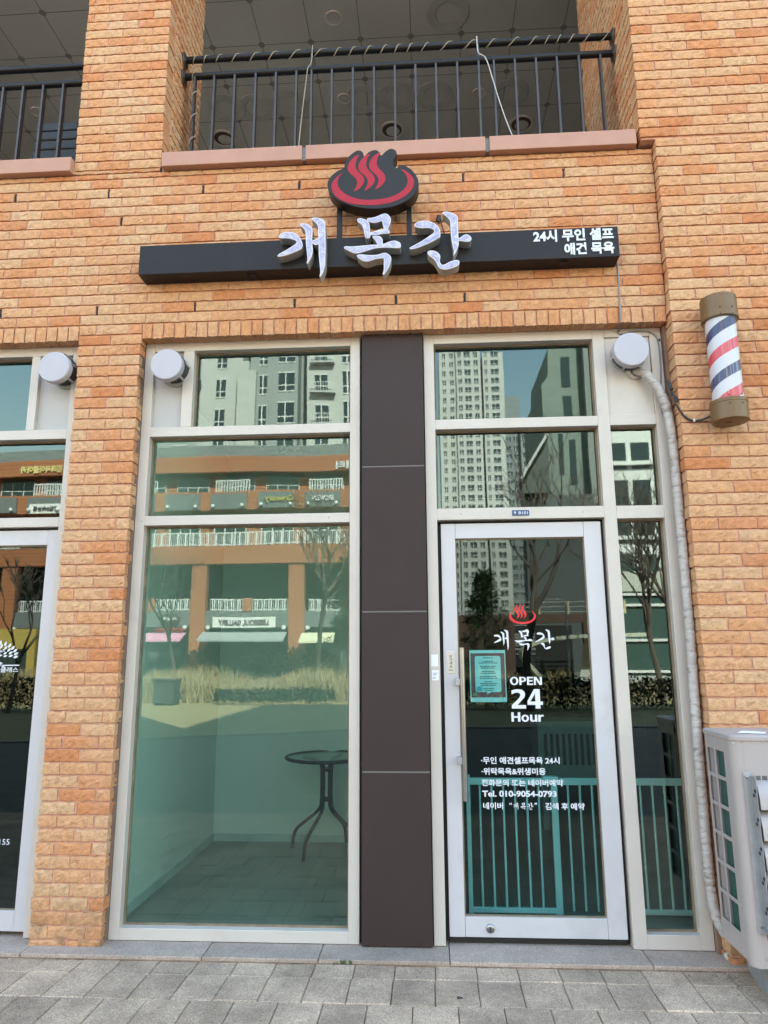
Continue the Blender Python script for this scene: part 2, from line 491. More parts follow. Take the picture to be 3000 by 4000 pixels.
M['sign_black'] = pm('charcoal_sign_sheet', (.018, .0155, .0165), .45, var=.08, scale=2, spec=.22, dirt=(.026, .026, .028), dscale=3)
M['logo_grey'] = pm('logo_grey_acrylic', (.030, .028, .030), .5, spec=.2, var=.03)
M['logo_red'] = pm('logo_red_film', (.37, .030, .048), .5, var=.03, spec=.15)
M['letter_side'] = pm('letter_side_aluminium', (.30, .285, .265), .45, var=.12, scale=12, dirt=(.22, .21, .2), dscale=7)
M['letter_rim'] = pm('letter_white_trim', (.62, .60, .64), .35, var=.02)
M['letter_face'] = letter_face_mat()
M['vinyl'] = pm('white_vinyl', (.68, .69, .73), .5, var=.01)
M['vinyl_red'] = pm('red_vinyl', (.62, .02, .025), .45, var=.02)
M['chrome'] = pm('brushed_steel', (.34, .345, .36), .3, 1, var=.05, scale=40)
M['khaki'] = pm('khaki_metal', (.155, .085, .03), .45, var=.08, scale=10)
M['stripes'] = stripe_mat()
M['tape'] = pm('white_pipe_wrap', (.50, .46, .435), .55, var=.10, scale=14, bump=.6, bscale=55, dirt=(.45, .41, .38), dscale=9)
def tape_mat():
    m, N, L, P = new_mat('white_pipe_wrap')
    tc = N.new('ShaderNodeTexCoord'); mp = N.new('ShaderNodeMapping'); mp.inputs['Scale'].default_value = (14, 14, 42); mp.inputs['Rotation'].default_value = (0, R(14), 0)
    L.new(tc.outputs['Object'], mp.inputs[0])
    a = N.new('ShaderNodeTexNoise'); a.inputs['Scale'].default_value = 1; a.inputs['Detail'].default_value = 6; a.inputs['Distortion'].default_value = .8; L.new(mp.outputs[0], a.inputs['Vector'])
    b = N.new('ShaderNodeTexNoise'); b.inputs['Scale'].default_value = 3; b.inputs['Detail'].default_value = 6; L.new(tc.outputs['Object'], b.inputs['Vector'])
    c1 = ramp(N, L, a.outputs[0], [(.32, (.30, .265, .24)), (.45, (.47, .43, .405)), (.7, (.53, .495, .475))])
    mx = N.new('ShaderNodeMix'); mx.data_type = 'RGBA'; mx.blend_type = 'MULTIPLY'; mx.inputs[0].default_value = 1
    c2 = ramp(N, L, b.outputs[0], [(.3, (.82, .78, .74)), (.65, (1, 1, 1))]); L.new(c1, mx.inputs[6]); L.new(c2, mx.inputs[7])
    L.new(mx.outputs[2], P.inputs['Base Color']); P.inputs['Roughness'].default_value = .42
    bp = N.new('ShaderNodeBump'); bp.inputs['Strength'].default_value = .9; bp.inputs['Distance'].default_value = .012
    L.new(a.outputs[0], bp.inputs['Height']); L.new(bp.outputs[0], P.inputs['Normal'])
    return m
M['tape'] = tape_mat()
M['grey_cable'] = pm('grey_cable', (.22, .22, .23), .5)
M['black_cable'] = pm('black_cable', (.015, .015, .018), .5)
M['clear'] = glass_mat('clear_acrylic', (.95, .96, .96), 1.28, 0)
M['ac_white'] = pm('ac_ivory_sheet', (.40, .345, .33), .4, var=.02, scale=3, bump=.03, bscale=400, dirt=(.36, .30, .28), dscale=3)
M['ac_fin'] = tile_mat('ac_coil_fins', (.03, .10, .085), (.015, .05, .04), 50, .009, jw=.0018, rough=.5)
M['ac_inner'] = pm('ac_inner_grey', (.30, .26, .25), .6, var=.1)
M['bracket'] = pm('galvanised_bracket', (.42, .43, .45), .38, .6, var=.1, scale=25)
M['plinth'] = pm('grey_plinth', (.25, .26, .275), .55, var=.15, scale=9, dirt=(.12, .10, .09), dscale=5)
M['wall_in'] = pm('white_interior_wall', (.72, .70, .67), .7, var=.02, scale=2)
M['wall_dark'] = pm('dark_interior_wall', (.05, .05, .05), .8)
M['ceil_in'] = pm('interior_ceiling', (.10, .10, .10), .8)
M['floor_in'] = tile_mat('interior_floor_tile', (.22, .205, .185), (.08, .08, .08), .612, .306, ph=(.207, 0), jw=.0025, rough=.28, var=.06)
M['gate'] = pm('white_gate_paint', (.75, .76, .76), .4, var=.02)
M['paper'] = pm('white_paper', (.80, .80, .82), .7, var=.02)
M['paper_brown'] = pm('brown_print', (.42, .10, .11), .7, var=.04)
M['ink'] = pm('dark_ink', (.05, .07, .08), .7)
M['plate'] = pm('push_plate', (.60, .56, .48), .35, .2, var=.03)
M['blue_plate'] = pm('blue_plate', (.03, .065, .17), .4)
M['wire'] = pm('beige_cord', (.36, .30, .22), .7)
M['chair'] = pm('black_wicker', (.016, .016, .018), .6, bump=.4, bscale=90)
M['smoke_glass'] = glass_mat('table_glass', (.55, .6, .6), 1.5, 0)
M['weed'] = pm('weed_leaf', (.07, .11, .03), .7)
# ================================================================== SETTING: pavement
def paver_box(mb, x0, x1, y0, y1, z, h=.05, g=.003):
    b = .004
    x0 += g/2; x1 -= g/2; y0 += g/2; y1 -= g/2
    dz = random.uniform(-.0015, .0015)
    sx = random.uniform(-.0012, .0012); sy = random.uniform(-.0012, .0012)
    z1 = z + dz
    j = lambda: random.uniform(-.0015, .0015)
    t = [(x0+b+j(), y0+b+j(), z1-sx-sy), (x1-b+j(), y0+b+j(), z1+sx-sy), (x1-b+j(), y1-b+j(), z1+sx+sy), (x0+b+j(), y1-b+j(), z1-sx+sy)]
    s = [(x0, y0, z1-b), (x1, y0, z1-b), (x1, y1, z1-b), (x0, y1, z1-b)]
    d = [(x0, y0, z-h), (x1, y0, z-h), (x1, y1, z-h), (x0, y1, z-h)]
    mb.add(t + s + d, [(0,1,2,3), (4,5,1,0), (5,6,2,1), (6,7,3,2), (7,4,0,3), (8,9,5,4), (9,10,6,5), (10,11,7,6), (11,8,4,7)])

pv = MB()
rows = [(-.323, -.180, 1)] + [(-.323 - .241*(i+1), -.323 - .241*i, (i % 2 == 0)) for i in range(11)]
for i, (y0, y1, ph) in enumerate(rows):
    x = -4.18 + (0.0 if ph else .095) + (.0 if i else .004)
    while x < 3.6:
        pv.tone = random.random()
        paver_box(pv, x, x + .19, y0, y1, .06)
        x += .19
pv.mat = 1
pv.box(-4.2, 3.8, -3.0, -.178, .0, .046)
tag(pv.build('pavement', [M['paver'], M['sand']]), kind='structure')

gs = MB()
ex = [-4.3, -2.93, -2.03, -1.123, -.556, .073, 1.016, 1.62, 2.6, 3.6]
for a, b in zip(ex[:-1], ex[1:]):
    gs.tone = random.uniform(.2, .8)
    gs.box(a + .002, b - .002, -.178 + random.uniform(-.002, .002), .2, .02, .08 + random.uniform(-.001, .001))
gs.mat = 2; gs.box(-4.3, 3.6, -.1835, -.1775, .02, .0645); gs.mat = 1; gs.box(-4.3, 3.6, -.17, .2, .0, .07)
tag(gs.build('granite_pavement', [M['granite'], M['sand'], pm('silt_line', (.20, .125, .08), .95, var=.5, scale=14)], bevel=.003), kind='structure')

# ================================================================== SHOP BUILDING
bld = thing('shop_building', 'orange brick shop building with brown panel column, green glass shopfront and balcony above', 'building')

# ------------------------------------------------ bricks
rng = np.random.default_rng(11)
NX, NZ = 11, 5
def rock(mb, O, U, V, N_, a, b, z0, z1, depth, tone, amp=.0052):
    """one split-face brick: rough front grid and plain sides; O origin, U along, V up, N_ outward"""
    us = np.linspace(a, b, NX); vs = np.linspace(z0, z1, NZ)
    uu, vv = np.meshgrid(us, vs)
    p1, p2, p3, p4 = rng.uniform(0, 6.28, 4); f1, f2 = rng.uniform(18, 34), rng.uniform(50, 80)
    # a wavy break line: the upper part stands proud, the lower falls back
    vn = (vv - z0) / (z1 - z0)
    brk = .42 + .22*np.sin(uu*f1 + p1) + .13*np.sin(uu*f2 + p2)
    ledge = 1/(1 + np.exp((brk - vn)*9))
    d = .0015 + amp*(.42 + .40*ledge*(1 - .5*vn)) + rng.normal(0, .0012, uu.shape) + .0016*np.sin(uu*90 + p3 + vv*60)
    edge = np.ones_like(d)
    edge[0, :] = .62; edge[-1, :] = .35; edge[:, 0] *= .55; edge[:, -1] *= .55
    d = d*edge
    ju = rng.normal(0, .0011, uu.shape); jv = rng.normal(0, .0011, uu.shape)
    uu = uu + ju; vv = vv + jv
    P = (np.array(O)[None, None] + uu[..., None]*np.array(U) + vv[..., None]*np.array(V) + d[..., None]*np.array(N_))
    pts = [tuple(x) for x in P.reshape(-1, 3)]
    per = [i for i in range(NX)] + [r*NX + NX-1 for r in range(1, NZ)] + [(NZ-1)*NX + i for i in range(NX-2, -1, -1)] + [r*NX for r in range(NZ-2, 0, -1)]
    back = [tuple(np.array(pts[i]) - np.array(N_)*depth) for i in per]
    fs = []
    # orientation
    flip = np.dot(np.cross(np.array(U), np.array(V)), np.array(N_)) < 0
    for r in range(NZ-1):
        for c in range(NX-1):
            q = (r*NX+c, r*NX+c+1, (r+1)*NX+c+1, (r+1)*NX+c)
            fs.append(q[::-1] if flip else q)
    n0 = len(pts)
    for i in range(len(per)):
        j = (i+1) % len(per)
        q = (per[i], n0+i, n0+j, per[j])
        fs.append(q[::-1] if flip else q)
    mb.tone = tone
    mb.add(pts + back, fs)

PITCH, BH, BL, JT = .06538, .0564, .190, .0095
def tone():
    r = rng.random()
    if r < .52: return rng.uniform(0, .42)
    if r < .85: return rng.uniform(.4, .72)
    return rng.uniform(.72, 1.0)
def course_z(k): return .106 + PITCH*k      # top of course k; the first, cut course is k = 0
jm = MB()
def jbox(O, U, N_, a, b, z0, z1, n0, n1):
    """mortar strip: front edge n0 at its foot, n1 at its head"""
    f = lambda u, z, n: tuple(np.array(O) + np.array(U)*u + np.array(N_)*n + np.array((0, 0, z)))
    q = [f(a, z0, n0), f(b, z0, n0), f(b, z1, n1), f(a, z1, n1), f(a, z0, -.03), f(b, z0, -.03), f(b, z1, -.03), f(a, z1, -.03)]
    flip = np.dot(np.cross(np.array(U), np.array((0, 0, 1))), np.array(N_)) < 0
    fs = [(0, 1, 2, 3), (1, 5, 6, 2), (4, 0, 3, 7), (3, 2, 6, 7), (4, 5, 1, 0)]
    jm.add(q, [g[::-1] for g in fs] if flip else fs)
def wall(mb, O, U, V, N_, u0, u1, z0, z1, holes=(), depth=.07, weeps={}, wb=None, phase=0.0):
    k = 0
    while True:
        zt = course_z(k); zb = max(zt - BH, z0)
        if zb > z1 - .02: break
        if zt > z0 + .012:
            zt = min(zt, z1)
            off = phase + (0 if k % 2 else (BL + JT)/2) + rng.normal(0, .004)
            spans = [(u0, u1)]
            for (a, b, c, d) in holes:
                if zb < d - .005 and zt > c + .005:
                    spans = [s for q in spans for s in ((q[0], min(q[1], a)), (max(q[0], b), q[1])) if s[1] - s[0] > .012]
            for s0, s1 in spans:
                if zt + .009 < z1: jbox(O, U, N_, s0 + .004, s1 - .004, zt + .0004, zt + PITCH - BH - .0004, -.0022, -.0095)
                i = math.floor((s0 - off)/(BL+JT)) - 1
                x = off + i*(BL+JT); pend = False
                while x < s1:
                    near = lambda u: any(abs(q - u) < (BL+JT)/2 + .001 for q in weeps.get(k, []))
                    tl_, tr_ = (.004 if near(x - JT/2) else 0), (.004 if near(x + BL + JT/2) else 0)
                    a, b = max(x + tl_, s0), min(x + BL - tr_ + rng.normal(0, .0012), s1)
                    if pend: a = s0; pend = False
                    if 0 < s1 - b < .045: b = s1
                    if a == s0 and 0 < b - a < .040 and b < s1: b = a; pend = True   # sliver: the next brick takes it in
                    if x + BL >= s1 + .12 and a > s1 - .045: b = a
                    if b - a > .03:
                        e0 = rng.normal(0, .0018) if a == s0 else 0
                        e1 = rng.normal(0, .0018) if b == s1 else 0
                        rock(mb, O, U, V, N_, a + e0, b + e1, zb, zt, depth, tone())
                    wx_ = any(abs(q - (b + JT/2)) < (BL+JT)/2 + .001 for q in weeps.get(k, []))
                    if b < s1 - .002 and not wx_ and b > s0: jbox(O, U, N_, b + .0003, min(b + JT + .0005, s1), zb, zt, -.0016 + rng.normal(0, .0006), -.002 + rng.normal(0, .0006))
                    if k in weeps and wb is not None:
                        for wx in weeps[k]:
                            if abs(wx - (b + JT/2)) < (BL+JT)/2 + .001:
                                q = np.array(O) + np.array(U)*(b + JT/2) + np.array(N_)*-.006
                                wb.box(q[0]-.008, q[0]+.008, q[1], q[1]+.003, zb, zt)
                    x += BL + JT
        k += 1
X, Z, NY = (1, 0, 0), (0, 0, 1), (0, -1, 0)
bk = MB(); wp = MB()
zs = 3.449        # top of the soldier course
def kfor(z): return round((z - BH/2 - .106 + BH)/PITCH)
W1, W2, W3 = kfor(4.325), kfor(3.548), kfor(4.128)
wall(bk, (0, -.08, 0), X, Z, NY, -3.45, 1.377, .08, 4.458,
     holes=[(-3.5, -2.045, 0, zs), (-1.67, 1.4, 0, zs)], depth=.07, phase=.052,
     weeps={W1: [-2.5, -1.955, -1.383, -.81, -.24, .327, .899], W2: [-2.5, -1.956, -1.38, -.81, -.241, .323], W3: [-1.859]}, wb=wp)
wall(bk, (0, -.08, 0), X, Z, NY, -2.173, -1.617, 4.468, 8.7, depth=.11, phase=.075)
# soldier courses
for a, b in ((-3.45, -2.05), (-1.667, 1.377)):
    n = round((b - a)/.0668); p = (b - a)/n
    for i in range(n):
        rock(bk, (0, -.08, 0), X, Z, NY, a + i*p + .0045, a + (i+1)*p - .0045, 3.349 + rng.normal(0, .0015), 3.440, .078, min(1, tone()*.7 + .22), amp=.0045)
# right-hand wall, a little prouder
wall(bk, (0, -.14, 0), X, Z, NY, 1.384, 3.2, .05, 4.478, depth=.13, phase=.03)
wall(bk, (0, -.14, 0), X, Z, NY, 1.300, 3.2, 4.486, 8.7, depth=.11, phase=.03)
# reveals of the balcony openings
wall(bk, (-1.617, 0, 0), (0, 1, 0), Z, (1, 0, 0), .042, .55, 4.50, 8.7, depth=.05, phase=.02)
wall(bk, (1.300, 0, 0), (0, 1, 0), Z, (-1, 0, 0), -.022, 1.05, 4.50, 8.7, depth=.05, phase=.02)
bw = bk.build('brick_wall', [M['brick']], bld, smooth=False)
mo = MB()
mo.box(-2.039, -1.676, -.0715, .1, .08, 3.349)
mo.box(-3.45, 1.38, -.0715, .1, 3.353, 4.46)
mo.box(-2.168, -1.622, -.0715, .545, 4.462, 8.8)
mo.box(1.391, 3.2, -.1315, .14, .05, 4.482)
mo.box(1.3065, 3.2, -.1315, 1.045, 4.484, 8.8)
jm.build('mortar_joint', [M['mortar']], bw)
mo.build('mortar_bed', [M['mortar']], bw)
wp.each('weep_hole', [M['blackgap']], bw)  # black slips stand for the shade inside open joints
# render strip closing the reveal beside the frames, at both brick edges
rv = MB()
rv.box(-1.676, -1.669, -.04, .09, .082, 3.345); rv.box(1.366, 1.384, -.035, .09, .082, 3.345)
rv.each('reveal_strip', [pm('brown_render', (.20, .12, .085), .85, var=.15)], bld)

# ------------------------------------------------ sills
sj = MB()
for a, b in ((-1.594, -.719), (-.698, .393), (.417, 1.282)):
    MB().box(a, b, -.13, .13, 4.464, 4.562).build('sill_stone', M['sill'], bld, bevel=.004)
MB().box(-3.45, -2.172, -.13, .13, 4.464, 4.562).build('sill_stone', M['sill'], bld, bevel=.004)
sj.box(-.719, -.698, -.118, .1, 4.466, 4.555); sj.box(.393, .417, -.118, .1, 4.466, 4.555)
sj.box(-1.612, -1.595, -.07, .1, 4.466, 4.55); sj.box(1.283, 1.296, -.07, .1, 4.466, 4.55)
sj.each('sill_joint', M['joint'], bld)

# ------------------------------------------------ balcony slab, soffit, upper storeys, side mass
c = MB(); c.box(-9, 7, .105, 8, 4.20, 4.46); c.build('balcony_floor', pm('balcony_concrete', (.45, .44, .42), .8), bld)
sf = MB(); sf.box(-9, 7, .0, 8.0, 8.8, 9.0); so_ = sf.build('balcony_soffit', M['soffit'], bld)
c = MB(); c.box(-9, 7, 8.0, 8.2, 4.2, 9.0); c.build('balcony_back_wall', pm('balcony_plaster', (.30, .29, .27), .8), bld)
us = MB()
us.extr([(-40, 9.02), (30, 9.02), (30, 19.4), (1.0, 19.4), (-1.3, 11.4), (-3.6, 18.2), (-40, 18.2)], -.08, 13)  # unseen roofline, notched so its shadow leaves a lit V on the lawn
us.box(-40, -9.02, -.08, 13, 0.02, 9.0); us.box(7.02, 30, -.10, 13, .02, 9.0)
us.box(3.2, 7.0, -.14, .5, .05, 9.0); us.box(-9, -6.5, -.08, .5, .05, 9.0)
us.box(-6.45, -3.46, -.08, .1, 3.36, 4.46); us.box(-6.45, -5.6, -.08, .5, .05, 3.35)
us.build('upper_storeys', pm('far_brick', (.46, .25, .11), .9, var=.2, scale=1.5), bld)
# recessed lamps and round diffusers in the soffit
lm = pm('lamp_trim', (.70, .60, .57), .5); ld = pm('lamp_glass', (.60, .56, .50), .4); lk = pm('lamp_recess', (.10, .047, .042), .6)
for x, y, r, kind in ((-.98, 3.03, .085, 0), (-1.0, 4.25, .075, 0), (.79, 4.28, .075, 0), (-2.81, 4.87, .14, 1), (1.42, 4.88, .14, 1), (-.39, 4.87, .14, 1), (-5.2, 4.2, .075, 0), (-4.3, 2.2, .08, 0)):
    l = MB().lathe((x, y, 8.8), (0, 0, -1), [(0, r*1.22), (.012, r*1.2), (.012, r), (.002, r*.97)], 28, caps=False).build('soffit_lamp', lm, so_, smooth=True)
    if kind:
        MB().lathe((x, y, 8.795), (0, 0, -1), [(.001, r*.97), (.0015, .001)], 28, caps=False).build('lamp_recess', lk, l)
        MB().lathe((x+.01, y+.02, 8.79), (0, 0, -1), [(.0, r*.68), (.004, r*.66), (.004, .001)], 28, caps=False).build('lamp_lens', ld, l)
    else:
        MB().lathe((x, y, 8.795), (0, 0, -1), [(.001, r*.97), (.004, .001)], 28, caps=False).build('lamp_lens', ld, l)
dm = pm('faint_diffuser', (.50, .475, .44), .6)
for q_, (x, y) in enumerate(((-2.2, 4.33), (-1.75, 4.3), (-.75, 4.28), (-.3, 4.26), (.2, 4.28), (.35, 3.05), (1.2, 4.3), (-2.6, 4.3))):
    MB().lathe((x, y, 8.799 - .0012*q_), (0, 0, -1), [(.0, .25), (.004, .24), (.004, .15), (0, .14)], 32, caps=False).build('ceiling_diffuser', dm, so_)

# ------------------------------------------------ interiors
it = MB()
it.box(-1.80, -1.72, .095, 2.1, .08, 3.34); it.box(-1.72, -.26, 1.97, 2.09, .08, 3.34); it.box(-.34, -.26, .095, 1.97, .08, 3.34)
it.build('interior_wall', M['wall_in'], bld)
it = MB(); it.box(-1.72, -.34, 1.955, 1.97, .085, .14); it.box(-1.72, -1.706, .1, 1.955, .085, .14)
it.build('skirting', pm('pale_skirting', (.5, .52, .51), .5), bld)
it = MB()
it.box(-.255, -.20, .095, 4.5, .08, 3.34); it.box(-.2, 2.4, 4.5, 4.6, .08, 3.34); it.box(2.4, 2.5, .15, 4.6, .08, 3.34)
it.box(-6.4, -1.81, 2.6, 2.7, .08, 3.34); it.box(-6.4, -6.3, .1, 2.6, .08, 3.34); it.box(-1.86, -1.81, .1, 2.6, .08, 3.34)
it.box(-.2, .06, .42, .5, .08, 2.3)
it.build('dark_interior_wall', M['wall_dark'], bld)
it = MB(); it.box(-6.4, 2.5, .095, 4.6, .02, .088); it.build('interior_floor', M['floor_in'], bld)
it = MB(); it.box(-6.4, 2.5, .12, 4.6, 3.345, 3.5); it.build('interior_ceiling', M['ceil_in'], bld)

# ------------------------------------------------ shopfront frames
def win(name, members, panes, beads=.010, gm='glass', gy=.062, label=None):
    f = MB()
    for x0, x1, z0, z1 in members: f.box(x0, x1, 0, .095, z0, z1)
    o = f.build(name, M['frame'], bld, bevel=.0022, label=label)
    for x0, x1, z0, z1 in panes:
        p = MB(); p.box(x0 - .004, x1 + .004, gy, gy + .006, z0 - .004, z1 + .004)
        p.build('pane', M[gm], o)
        g = MB(); b = beads
        g.box(x0, x0+b, gy-.016, gy-.001, z0, z1); g.box(x1-b, x1, gy-.016, gy-.001, z0, z1)
        g.box(x0+b, x1-b, gy-.016, gy-.001, z0, z0+b); g.box(x0+b, x1-b, gy-.016, gy-.001, z1-b, z1)
        g.build('gasket', M['gasket'], o)
    return o
# left shop window
L0, L1, L2, L3 = -1.668, -1.613, -.432, -.375
o = win('shop_window', [(L0, L1, .083, 3.354), (L2, L3, .083, 3.354), (L1, L2, 3.298, 3.354), (L1, L2, 2.766, 2.822), (L1, L2, 2.237, 2.292), (L1, L2, .083, .140), (-1.434, -1.370, 2.822, 3.298)],
    [(-1.370, L2, 2.822, 3.298), (L1, L2, 2.292, 2.766), (L1, L2, .140, 2.237)])
MB().box(L1, -1.434, .03, .05, 2.822, 3.298).build('vent_panel', M['panel'], o)
# entrance frame with side light
E0, E1, E2, E3, E4, E5 = -.001, .058, .976, 1.043, 1.300, 1.364
o = win('entrance_window', [(E0, E1, .083, 3.350), (E2, E3, .083, 3.350), (E4, E5, .083, 3.350), (E1, E2, 3.292, 3.350), (E3, E4, 3.300, 3.350), (E1, E2, 2.768, 2.826), (E1, E2, 2.240, 2.305), (E3, E4, 2.768, 2.830), (E3, E4, 2.232, 2.303), (E3, E4, .083, .150)],
    [(E1, E2, 2.826, 3.292), (E1, E2, 2.305, 2.768), (E3, E4, 2.303, 2.768), (E3, E4, .150, 2.232)])
MB().box(E3 + .002, E4 - .002, .012, .03, 2.832, 3.298).build('vent_panel', M['frame'], o, bevel=.001)
# neighbour's front, cut by the left edge of the photograph
o = win('shop_window', [(-2.118, -2.060, .083, 3.350), (-5.5, -2.118, 3.294, 3.350), (-5.5, -2.118, 2.768, 2.826), (-5.5, -2.118, 2.240, 2.296), (-2.372, -2.322, 2.826, 3.294)],
    [(-5.5, -2.372, 2.826, 3.294), (-5.5, -2.118, 2.296, 2.768)])
MB().box(-2.322, -2.118, .03, .05, 2.826, 3.294).build('vent_panel', M['panel'], o)
st = MB(); st.box(-2.0595, -2.0455, -.02, .09, .082, 3.345); st.build('reveal_strip', M['frame'], bld)

# dark gap filler behind frames
gp = MB(); gp.box(-.374, -.002, .03, .1, .083, 3.345); gp.build('dark_joint', M['blackgap'], bld)
# brown clad column
zz = [.088, .909, 1.735, 2.549, 3.362]
for a, b in zip(zz[:-1], zz[1:]):
    MB().box(-.361, -.006, -.03, .028, a + (.004 if a > .1 else 0), b - .004).build('column_panel', M['cladding'], bld, bevel=.0015)
cj = MB()
for z in zz[1:-1]: cj.box(-.359, -.008, -.027, .02, z - .004, z + .004)
cj.each('panel_joint', M['joint'], bld)

# ------------------------------------------------ doors
def door(x0, x1, z0, z1, ls, rs, tr, br, label, gm):
    d = MB(); y0, y1 = .024, .072
    d.box(x0, x0+ls, y0, y1, z0, z1); d.box(x1-rs, x1, y0, y1, z0, z1)
    d.box(x0+ls+.001, x1-rs-.001, y0+.0015, y1, z1-tr, z1); d.box(x0+ls+.001, x1-rs-.001, y0+.0015, y1, z0, z0+br)
    o = d.build('glass_door', M['door_alu'], bld, bevel=.002, label=label)
    MB().box(x0+ls, x1-rs, .046, .052, z0+br, z1-tr).build('pane', M[gm], o)
    g = MB(); b = .007; a0, a1, c0, c1 = x0+ls, x1-rs, z0+br, z1-tr
    g.box(a0, a0+b, .038, .0455, c0, c1); g.box(a1-b, a1, .038, .0455, c0, c1); g.box(a0+b, a1-b, .038, .0455, c0, c0+b); g.box(a0+b, a1-b, .038, .0455, c1-b, c1)
    g.build('gasket', M['gasket'], o)
    return o
dr = door(.078, .957, .117, 2.222, .078, .094, .084, .093, 'silver door with green glass and long steel handle', 'glass_d')
h = MB(); h.tube([(.173, -.045, .772), (.173, -.045, 1.540)], .0125, 16); hb = h.build('handle', M['chrome'], dr, smooth=True)
for z in (.965, 1.362):
    b_ = MB(); b_.box(.136, .166, -.042, .022, z-.017, z+.017); b_.build('handle_bracket', M['bracket'], hb, bevel=.002)
k = MB(); k.lathe((.2815, .024, .158), (0, -1, 0), [(0, .021), (.006, .020), (.009, .016), (.010, .012), (.008, .011), (.009, .001)], 24, caps=False); lo = k.build('lock', M['chrome'], dr, smooth=True)
MB().box(.279, .284, .012, .0145, .150, .166).build('keyhole', M['blackgap'], lo)
pp = MB(); pp.box(.093, .138, .0215, .0245, 1.404, 1.522); pl = pp.build('push_plate', M['plate'], dr, bevel=.004)
dn = door(-3.2, -2.128, .105, 2.225, .08, .060, .087, .098, 'white door with near black glass', 'glass_n')
gp = MB(); gp.box(.060, .0775, .06, .09, .09, 2.235); gp.box(.9575, .975, .06, .09, .09, 2.235); gp.box(.060, .975, .06, .09, 2.223, 2.238); gp.box(.08, .955, .05, .09, .085, .116)
gp.box(-2.127, -2.119, .06, .09, .09, 2.235); gp.box(-5.4, -2.12, .06, .09, 2.226, 2.238); gp.box(-5.4, -3.22, .05, .09, .09, 2.22)
gp.each('door_gap_shade', M['blackgap'], bld)  # black strips stand for the shade in the gaps round the doors
# ================================================================== lettering helpers
def text_mb(body, extrude=0.0, bold=0.0, spacing=1.0):
    cu = bpy.data.curves.new('lettering', 'FONT')
    cu.body = body; cu.extrude = extrude; cu.offset = bold; cu.space_character = spacing; cu.resolution_u = 3
    o = bpy.data.objects.new('lettering', cu); COL.objects.link(o)
    dg = bpy.context.evaluated_depsgraph_get()
    me = o.evaluated_get(dg).to_mesh()
    vs = [tuple(v.co) for v in me.vertices]; fs = [tuple(p.vertices) for p in me.polygons]
    bpy.data.objects.remove(o); bpy.data.curves.remove(cu)
    return vs, fs

def put_text(mb, body, x, z, w_, h_, y, bold=.02, ext=.0015, face=-1, spacing=1.0):
    """text fitted to width w_ and height h_, lower-left corner (as read) at x,z; face -1 looks to -y, +1 to +y"""
    vs, fs = text_mb(body, .01, bold, spacing)
    a = np.array(vs); mn = a.min(0); mxx = a.max(0)
    sx = w_/(mxx[0]-mn[0]); sz = h_/(mxx[1]-mn[1])
    zz = (a[:, 2]-mn[2])/(mxx[2]-mn[2]+1e-9)
    if face < 0: out = [(x+(p[0]-mn[0])*sx, y-ext*q, z+(p[1]-mn[1])*sz) for p, q in zip(a, zz)]
    else: out = [(x-(p[0]-mn[0])*sx, y+ext*q, z+(p[1]-mn[1])*sz) for p, q in zip(a, zz)]
    mb.add(out, fs)
    return mb

t = MB()
for ch, z in zip('당기세요', (1.4885, 1.471, 1.4535, 1.436)): put_text(t, ch, .1085, z, .014, .0145, .0212, .015, .0006)
put_text(t, 'PULL', .104, 1.4185, .023, .0085, .0212, .02, .0006)
t.build('lettering', M['ink'], pl)

